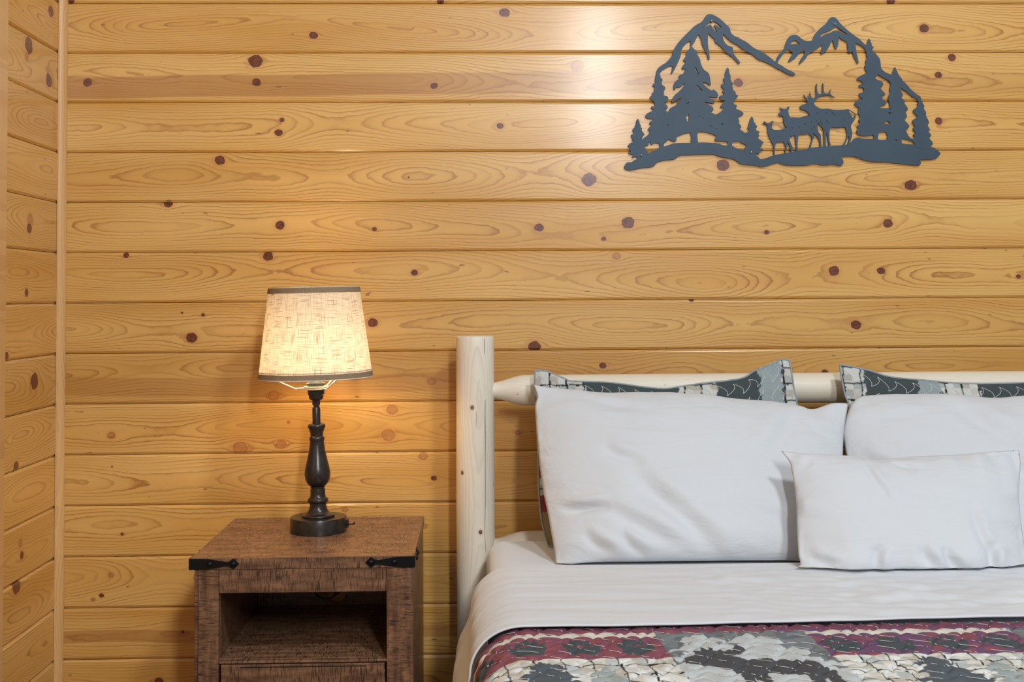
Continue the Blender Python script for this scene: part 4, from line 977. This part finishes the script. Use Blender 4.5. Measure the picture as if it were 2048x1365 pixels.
# ---- flat sheet folded back over the quilt
def build_sheet():
    zt = 0.6080
    P = drape(zt, 1.0905, 0.084, 0.80, 0.20)
    d, pts = resample(P, None); Lc = d[-1]; x_flat = pts[-1][0]
    XR = 2.85
    Sx = np.concatenate([np.linspace(-Lc, 0, 70) + x_flat, np.arange(x_flat, XR, 0.008)[1:], XR + np.linspace(0.0, Lc, 24)[1:]])
    # section across the fold: bottom layer start, roll at the head end, top layer to the hem, hem turned under
    far, near = -0.572, 0.0
    T_ = []
    for i in range(5): T_.append(('u', i/5))
    for a in np.linspace(0, PI, 9): T_.append(('r', a))
    for i in range(1, 70): T_.append(('t', i/70))
    for a in np.linspace(0, PI*0.9, 7): T_.append(('h', a))
    V = []
    for kind, q in T_:
        for s in Sx:
            dx_ = s - x_flat
            if dx_ < 0:
                x = float(np.interp(dx_ + Lc, d, pts[:, 0])); z = float(np.interp(dx_ + Lc, d, pts[:, 1]))
                a = float(np.interp(dx_+Lc+.002, d, pts[:, 0]) - np.interp(dx_+Lc-.002, d, pts[:, 0])); b2 = float(np.interp(dx_+Lc+.002, d, pts[:, 1]) - np.interp(dx_+Lc-.002, d, pts[:, 1])); L = math.hypot(a, b2)+1e-9
                nx, nz = -b2/L, a/L
            elif s <= XR: x, z, nx, nz = s, zt, 0, 1
            else:
                sr = Lc - (s - XR); x = MX0 + MX1 + 0.012 - float(np.interp(sr, d, pts[:, 0])); z = float(np.interp(sr, d, pts[:, 1])); nx, nz = 0.7, 0.7
            hem = -1.060 + 0.026*min(1, max(0, (s - 1.45)/0.65)) + 0.0012*math.sin(s*17) + 0.0010*math.sin(s*41)
            yfar = far - 0.004*math.sin(s*5) - 0.010*max(0, -dx_)
            if kind == 'u': y = yfar - 0.06*(1-q) - 0.004; off = -0.009
            elif kind == 'r': y = yfar - 0.004 + 0.0045*math.sin(q); off = -0.0045 - 0.0045*math.cos(q)
            elif kind == 't': y = yfar - 0.004 + (hem - yfar + 0.004)*q; off = 0.0
            else: y = hem - 0.0022*math.sin(q); off = -0.0022 + 0.0022*math.cos(q)
            if kind == 't':
                e_ = math.sin(PI*min(1, q*1.0))**0.35
                st = x*2.2
                w_ = 0.0036*mnoise.noise(Vector((x*3.0, y*20 + x*1.2, 0.5))) + 0.0026*mnoise.noise(Vector((x*6.5, y*46, 2.5)))
                if x > 1.55: w_ += min(1.0, max(0.0, (-0.74 - y)/0.1))*min(1, (x-1.5)*3)*(0.009*mnoise.noise(Vector((x*9 + y*9, y*19 - x*4, 7.0)))) + 0.004*mnoise.noise(Vector((x*24 + y*20, y*30 - x*9, 3.0)))
                off += w_*e_
                # hem seam, a shallow groove
                off += -0.0010*math.exp(-((y - hem - 0.026)/0.0022)**2)
            if dx_ < 0: y += 0.010*mnoise.noise(Vector((y*7, dx_*4, 3)))*min(1, -dx_*8); 
            if dx_ < -0.10: off += 0.003*math.sin(y*34 + 1)*min(1, (-dx_-0.10)*6)
            ff = min(1.0, max(0.0, (y - far)/(hem - far)))
            V.append((x + nx*off, y, z + nz*off - 0.004*(1 - ff)*(1 if nz > 0.2 else nz*5)))
    nx_ = len(Sx); F = []
    for j in range(len(T_) - 1):
        for i in range(nx_ - 1):
            F.append((j*nx_+i, j*nx_+i+1, (j+1)*nx_+i+1, (j+1)*nx_+i))
    o = pydata('flat_sheet', V, F, WHITE2, None, True)
    tag(o, 'white flat sheet folded back over the quilt and hanging down the bed side', 'sheet')
build_sheet()

# ------------------------------------------------------------------ pillows
PL = {"left":{"O":[1.26,-0.475,0.59],"e2":[0,0.52549,0.8508],"top":[[-0.0181,0.4514],[0.0064,0.4443],[0.0371,0.4398],[0.0861,0.4339],[0.1473,0.4251],[0.2089,0.4245],[0.2953,0.4237],[0.3935,0.4173],[0.4787,0.4055],[0.5882,0.3935],[0.6361,0.3835],[0.6656,0.3751],[0.7112,0.3896],[0.7364,0.3921],[0.7569,0.3892]],"right":[[0.7569,0.3892],[0.7384,0.3327],[0.7209,0.2606],[0.7,0.1404],[0.6855,0.0435],[0.6786,-0.0221]],"bottom":[[0.0213,-0.0173],[0.1208,-0.0151],[0.2337,-0.0177],[0.4603,-0.0194],[0.6786,-0.0221]],"left":[[-0.0181,0.4514],[-0.008,0.4183],[-0.0137,0.3925],[-0.0134,0.3602],[-0.0085,0.249],[-0.0015,0.1732],[0.008,0.1117],[0.0142,0.0636],[0.0204,0.0164],[0.0213,-0.0173]]},"right":{"O":[2.0,-0.465,0.59],"e2":[0,0.52549,0.8508],"top":[[0.0226,0.3827],[0.0464,0.4044],[0.0776,0.411],[0.1529,0.413],[0.2776,0.4104],[0.3753,0.3998],[0.4618,0.4045],[0.5928,0.4144],[0.7183,0.4118],[0.8368,0.4261]],"right":[[0.8368,0.4261],[0.7968,0.3235],[0.7213,0.1299],[0.6703,-0.0267]],"bottom":[[-0.0347,-0.0178],[0.1802,-0.0228],[0.41,-0.0257],[0.6703,-0.0267]],"left":[[0.0226,0.3827],[-0.0,0.3382],[-0.0095,0.305],[-0.0103,0.2656],[-0.0109,0.2139],[-0.0207,0.1384],[-0.03,0.0531],[-0.0347,-0.0178]]},"small":{"O":[1.74,-0.635,0.605],"e2":[0,0.48126,0.87658],"top":[[0.0503,0.2653],[0.0915,0.2602],[0.1588,0.2559],[0.2035,0.2518],[0.2562,0.2418],[0.3161,0.2471],[0.3735,0.2501],[0.4307,0.2519],[0.5003,0.2571],[0.5467,0.2602],[0.5906,0.2622]],"right":[[0.5906,0.2622],[0.5858,0.2277],[0.5657,0.1578],[0.5551,0.0897],[0.5491,0.0233],[0.5512,-0.0308]],"bottom":[[0.0415,-0.0308],[0.0932,-0.0282],[0.1574,-0.029],[0.319,-0.0268],[0.5512,-0.0308]],"left":[[0.0503,0.2653],[0.0648,0.2391],[0.0671,0.2155],[0.0672,0.1519],[0.0598,0.0843],[0.0553,0.0293],[0.0558,0.0098],[0.0415,-0.0308]]},"sham_l":{"O":[1.26,-0.3,0.6],"e2":[0,0.24869,0.96858],"top":[[-0.0098,0.4165],[0.0153,0.4163],[0.0339,0.4086],[0.0649,0.3956],[0.0835,0.3892],[0.1773,0.3846],[0.2645,0.3725],[0.3145,0.3683],[0.3524,0.373],[0.4031,0.3802],[0.5046,0.392],[0.5438,0.4121],[0.5894,0.4296],[0.613,0.4396],[0.632,0.4395]],"right":[[0.632,0.4395],[0.6359,0.4075],[0.6386,0.3631],[0.643,0.3227],[0.6416,0.2135],[0.6379,0.0922],[0.6282,-0.0263]],"bottom":[[0.0183,-0.0192],[0.1388,-0.0148],[0.3802,-0.0176],[0.6282,-0.0263]],"left":[[-0.0098,0.4165],[-0.0104,0.3811],[-0.0073,0.2813],[-0.0054,0.1893],[-0.0054,0.123],[-0.0017,0.0633],[0.0048,0.0255],[0.0183,-0.0192]]},"sham_r":{"O":[2.0,-0.3,0.6],"e2":[0,0.24869,0.96858],"top":[[0.0204,0.4244],[0.0393,0.4229],[0.0952,0.4097],[0.132,0.3967],[0.1695,0.39],[0.2449,0.383],[0.2952,0.3775],[0.3711,0.3743],[0.4835,0.3759],[0.5764,0.3828],[0.657,0.4078],[0.7055,0.4305]],"right":[[0.7055,0.4305],[0.7027,0.3309],[0.6831,0.206],[0.6452,-0.0351]],"bottom":[[0.0218,-0.0279],[0.2479,-0.0246],[0.6452,-0.0351]],"left":[[0.0204,0.4244],[0.0214,0.3937],[0.0261,0.3494],[0.0352,0.3115],[0.0334,0.2123],[0.0269,0.0908],[0.0218,-0.0279]]}}
def curve_eval(pts, n):
    p = np.array(pts, float)
    dd = np.concatenate([[0], np.cumsum(np.hypot(*(p[1:] - p[:-1]).T))]); dd /= dd[-1]
    # smooth by Catmull-Rom on a dense set
    P3 = smooth_path([(a, b, 0) for a, b in p], 10); q = np.array([(v.x, v.y) for v in P3])
    d2 = np.concatenate([[0], np.cumsum(np.hypot(*(q[1:] - q[:-1]).T))]); d2 /= d2[-1]
    s = np.linspace(0, 1, n)
    return np.stack([np.interp(s, d2, q[:, 0]), np.interp(s, d2, q[:, 1])], -1)
def pillow(name, key, Tf, Tb, mat, folds=(), pucker=0.0035, nu=150, nv=100, zmin=0.588, seed=0.0, crumple=0.004, ymax=-0.165, flat=0.5, hollow=0.0, sag=1.0, printer=None):
    D = PL[key]
    O = np.array(D['O']); e1 = np.array([1.0, 0, 0]); e2 = np.array(D['e2'])
    n = np.cross(e1, e2)       # points to the room
    top = curve_eval(D['top'], nu); bot = curve_eval(D['bottom'], nu)
    lf = curve_eval(D['left'], nv)[::-1]; rg_ = curve_eval(D['right'], nv)[::-1]   # from bottom to top
    u = np.linspace(0, 1, nu); v = np.linspace(0, 1, nv)
    U, Vv = np.meshgrid(u, v)
    def bl(k):
        return ((1-Vv)*bot[None, :, k] + Vv*top[None, :, k] + (1-U)*lf[:, None, k] + U*rg_[:, None, k]
                - ((1-U)*(1-Vv)*bot[0, k] + U*(1-Vv)*bot[-1, k] + (1-U)*Vv*top[0, k] + U*Vv*top[-1, k]))
    A, B = bl(0), bl(1)
    wd = abs(bot[-1, 0] - bot[0, 0]); ht = abs(top[0, 1] - bot[0, 1])
    def prof(t_, p_=0.55): 
        return (1 - np.abs(2*t_ - 1)**3.0)**p_
    g_ = prof(U, 0.72)*prof(Vv**sag, 0.62)
    seam = np.clip(np.minimum(np.minimum(U*wd, (1-U)*wd), np.minimum(Vv, 1-Vv)*ht)/0.012, 0, 1)
    nz = np.zeros(U.shape); nz2 = np.zeros(U.shape)
    for j in range(nv):
        for i in range(nu):
            p_ = Vector((A[j, i]*5.0 + seed, B[j, i]*5.0, seed*2.3))
            nz[j, i] = mnoise.noise(p_) + 0.5*mnoise.noise(p_*2.3)
            q_ = Vector((A[j, i]*9.0 - B[j, i]*6 + seed, B[j, i]*24.0 + A[j, i]*10, seed))
            nz2[j, i] = mnoise.noise(q_)
    # gathers running in from the seams
    ed = np.minimum(U*wd, (1-U)*wd); ev = np.minimum(Vv*ht, (1-Vv)*ht)
    gu = np.array([[mnoise.noise(Vector((B[j, i]*26 + seed*3, 0.7*(1 if U[j, i] > .5 else 2), A[j, i]*4))) for i in range(nu)] for j in range(nv)])
    gv = np.array([[mnoise.noise(Vector((A[j, i]*24 + seed*5, 3.7*(1 if Vv[j, i] > .5 else 2), B[j, i]*4))) for i in range(nu)] for j in range(nv)])
    pk = pucker*(gu*np.exp(-ed/0.05) + gv*np.exp(-ev/0.045))*seam*2.0
    fold = np.zeros(U.shape)
    for (u0, v0, u1, v1, amp, wdt) in folds:
        ax, ay = u0*wd, v0*ht; bx, by = u1*wd, v1*ht; L = math.hypot(bx-ax, by-ay)
        tx, ty = (bx-ax)/L, (by-ay)/L
        X_ = U*wd - ax; Y_ = Vv*ht - ay
        s = (X_*tx + Y_*ty)/L; dd = -X_*ty + Y_*tx + 0.006*np.sin(s*5)
        tp = np.clip(1 - (2*np.clip(s, 0, 1) - 1)**2, 0, 1)**1.1 * ((s > 0) & (s < 1))
        # crease: a valley with a soft lip on one side
        wdt = wdt*1.25
        fold += 1.8*amp*tp*(-np.exp(-(dd/wdt)**2) + 0.7*np.exp(-((dd - 1.5*wdt)/(1.2*wdt))**2))
    front = Tf*g_ + (crumple*nz*1.3 + 0.0026*nz2)*g_ + pk + fold*np.clip(g_*1.6, 0, 1)
    back = -Tb*g_ + crumple*nz*0.3*g_
    VV = []
    def place(N):
        Pp = O[None, None] + A[..., None]*e1 + B[..., None]*e2 + N[..., None]*n
        return Pp
    Pf = place(front); Pb = place(back)
    Pb[..., 1] = np.minimum(Pb[..., 1], ymax)
    for Pq in (Pf, Pb):
        Pq[..., 2] = np.where(Pq[..., 2] < zmin, zmin + 0.0005 + 0.05*np.clip(zmin - Pq[..., 2], 0, 0.02), Pq[..., 2])
    Vn = np.concatenate([Pf.reshape(-1, 3), Pb.reshape(-1, 3)])
    idx = np.arange(nu*nv).reshape(nv, nu); off = nu*nv
    bi = idx.copy() + off
    bi[0, :] = idx[0, :]; bi[-1, :] = idx[-1, :]; bi[:, 0] = idx[:, 0]; bi[:, -1] = idx[:, -1]
    F1 = np.stack([idx[:-1, :-1], idx[:-1, 1:], idx[1:, 1:], idx[1:, :-1]], -1).reshape(-1, 4)
    F2 = np.stack([bi[:-1, :-1], bi[1:, :-1], bi[1:, 1:], bi[:-1, 1:]], -1).reshape(-1, 4)
    me = bpy.data.meshes.new(name)
    me.from_pydata([tuple(p_) for p_ in Vn], [], [tuple(int(q) for q in f) for f in np.concatenate([F1, F2])]); me.update()
    if printer is not None:
        c = printer(A, B, U, Vv).reshape(-1, 3)
        at = me.color_attributes.new('print', 'FLOAT_COLOR', 'POINT')
        buf = np.ones((len(me.vertices), 4), np.float32); buf[:off, :3] = c; buf[off:, :3] = c
        at.data.foreach_set('color', buf.ravel())
    bm = bmesh.new(); bm.from_mesh(me); bmesh.ops.delete(bm, geom=[v_ for v_ in bm.verts if not v_.link_faces], context='VERTS'); bm.to_mesh(me); bm.free()
    o = link(name, me, mat, None, True)
    ring = [Pf[-1, i] for i in range(nu)] + [Pf[j, -1] for j in range(nv-2, -1, -1)] + [Pf[0, i] for i in range(nu-2, -1, -1)] + [Pf[j, 0] for j in range(1, nv-1)]
    return o, ring
# folds are (u0,v0,u1,v1,depth,width) on the pillow face
o, _ = pillow('pillow', 'left', 0.082, 0.040, WHITE, seed=1.0, sag=0.62, pucker=0.0048, folds=(
    (0.27, 0.50, 0.56, -0.02, 0.009, 0.020), (0.16, 0.30, 0.46, 0.00, 0.007, 0.016), (0.03, 0.30, 0.20, 0.25, 0.010, 0.009),
    (0.10, 0.98, 0.36, 0.80, 0.0045, 0.012), (0.72, 0.55, 0.86, 0.98, 0.005, 0.018), (0.22, 0.14, 0.30, 0.00, 0.006, 0.010),
    (0.10, 0.16, 0.20, 0.00, 0.006, 0.010), (0.20, 0.62, 0.33, 0.48, 0.0045, 0.012), (0.60, 0.32, 0.92, 0.10, 0.004, 0.02), (0.86, 0.9, 0.97, 0.7, 0.005, 0.012)))
tag(o, 'large white pillow at the left of the bed, its corner nearest the tall bedpost', 'pillow')
o, _ = pillow('pillow', 'right', 0.080, 0.034, WHITE, seed=2.4, sag=0.62, pucker=0.0048, folds=(
    (0.03, 0.62, 0.16, 0.40, 0.008, 0.012), (0.30, 0.95, 0.55, 0.55, 0.007, 0.018), (0.05, 0.85, 0.25, 0.78, 0.004, 0.012), (0.45, 0.62, 0.60, 0.30, 0.008, 0.02)))
tag(o, 'large white pillow at the right, partly hidden by the small pillow', 'pillow')
o, _ = pillow('throw_pillow', 'small', 0.062, 0.030, WHITE, seed=4.2, sag=0.72, zmin=0.6095, pucker=0.0085, nu=150, nv=100, crumple=0.0035, folds=(
    (0.30, 0.98, 0.36, 0.55, 0.0035, 0.008), (0.74, 0.55, 0.82, 0.02, 0.004, 0.010), (0.50, 0.22, 0.56, 0.0, 0.006, 0.010), (0.60, 0.20, 0.66, 0.0, 0.006, 0.009),
    (0.33, 0.22, 0.30, 0.0, 0.006, 0.010), (0.86, 0.25, 0.78, 0.0, 0.006, 0.010), (0.03, 0.22, 0.14, 0.05, 0.006, 0.008), (0.42, 0.98, 0.52, 0.80, 0.004, 0.008), (0.0, 0.85, 0.12, 0.95, 0.006, 0.008)))
tag(o, 'small white rectangular throw pillow standing in front of the larger pillows', 'pillow')

def sham_print(cells, low):
    def f(A, B, U, V):
        C = np.zeros(A.shape + (3,)); C[:] = rgb((76, 84, 86))
        pl_ = np.zeros_like(C); plaid(A, B, pl_, 0.026, 0.0, 0.042, 0.0020)
        for a0, a1, kind in cells:
            m_ = (A + 0.004*wav(B, 120, a0*50) > a0) & (A + 0.004*wav(B, 120, a0*50) <= a1)
            if kind == 'p': C[m_] = (pl_*0.80)[m_]
            elif kind == 'd': C[m_] = rgb((70, 78, 80))
            elif kind == 'b': C[m_] = rgb((148, 158, 160))
        for b0, b1, c in low:
            m_ = (B > b0) & (B <= b1) & (A < 0.13)
            C[m_] = rgb(c) if c else (pl_*0.8)[m_]
        return C
    return f
def sham(key, cells, low, label, seed):
    o, ring = pillow('pillow_sham', key, 0.026, 0.016, PRINT, seed=seed, pucker=0.002, crumple=0.002, nu=240, nv=130, ymax=-0.163, printer=sham_print(cells, low))
    V = []; F = []; tube_geo(V, F, [tuple(p_) for p_ in ring], 0.0026, 6, True)
    pydata('binding', V, F, BINDC, o, True)
    # wandering quilting stitches near the visible top edge
    me = o.data; V = []; F = []
    D = PL[key]; nn = 240*130
    co = np.zeros(nn*3); 
    allc = np.empty(len(me.vertices)*3, np.float32); me.vertices.foreach_get('co', allc); allc = allc.reshape(-1, 3)[:nn].reshape(130, 240, 3)
    for k in range(3):
        pts = []
        for i in np.arange(4, 235, 0.35):
            jj = 121 - k*13 + 4.5*math.sin(i*0.42 + k*2) ; ii = i + 1.9*math.sin(i*0.84 + k*2 + 1.2)
            j0 = int(jj); i0 = int(min(238, max(0, ii))); fj = jj - j0; fi = ii - i0
            p_ = (allc[j0, i0]*(1-fj)*(1-fi) + allc[j0, i0+1]*(1-fj)*fi + allc[j0+1, i0]*fj*(1-fi) + allc[j0+1, i0+1]*fj*fi)
            pts.append((float(p_[0]), float(p_[1]) - 0.0005, float(p_[2]) + 0.0001))
        tube_geo(V, F, pts, 0.0006, 4)
    st_ = pydata('stitching', V, F, THREAD, o); st_['kind'] = 'stuff'
    tag(o, label, 'pillow sham')
sham('sham_l', ((-1, 0.115, 'p'), (0.115, 0.345, 'd'), (0.345, 0.445, 'p'), (0.445, 0.552, 'd'), (0.552, 0.612, 'b'), (0.612, 0.9, 'p')),
     ((0.15, 0.178, (150, 74, 78)), (0.108, 0.15, None), (0.070, 0.108, (136, 62, 70)), (-0.1, 0.070, (150, 128, 98))),
     'quilted plaid and grey pillow sham behind the left white pillow', 6.0)
sham('sham_r', ((-1, 0.080, 'p'), (0.080, 0.210, 'd'), (0.210, 0.267, 'b'), (0.267, 0.366, 'p'), (0.366, 0.9, 'd')), (),
     'quilted plaid and grey pillow sham behind the right white pillow', 8.5)
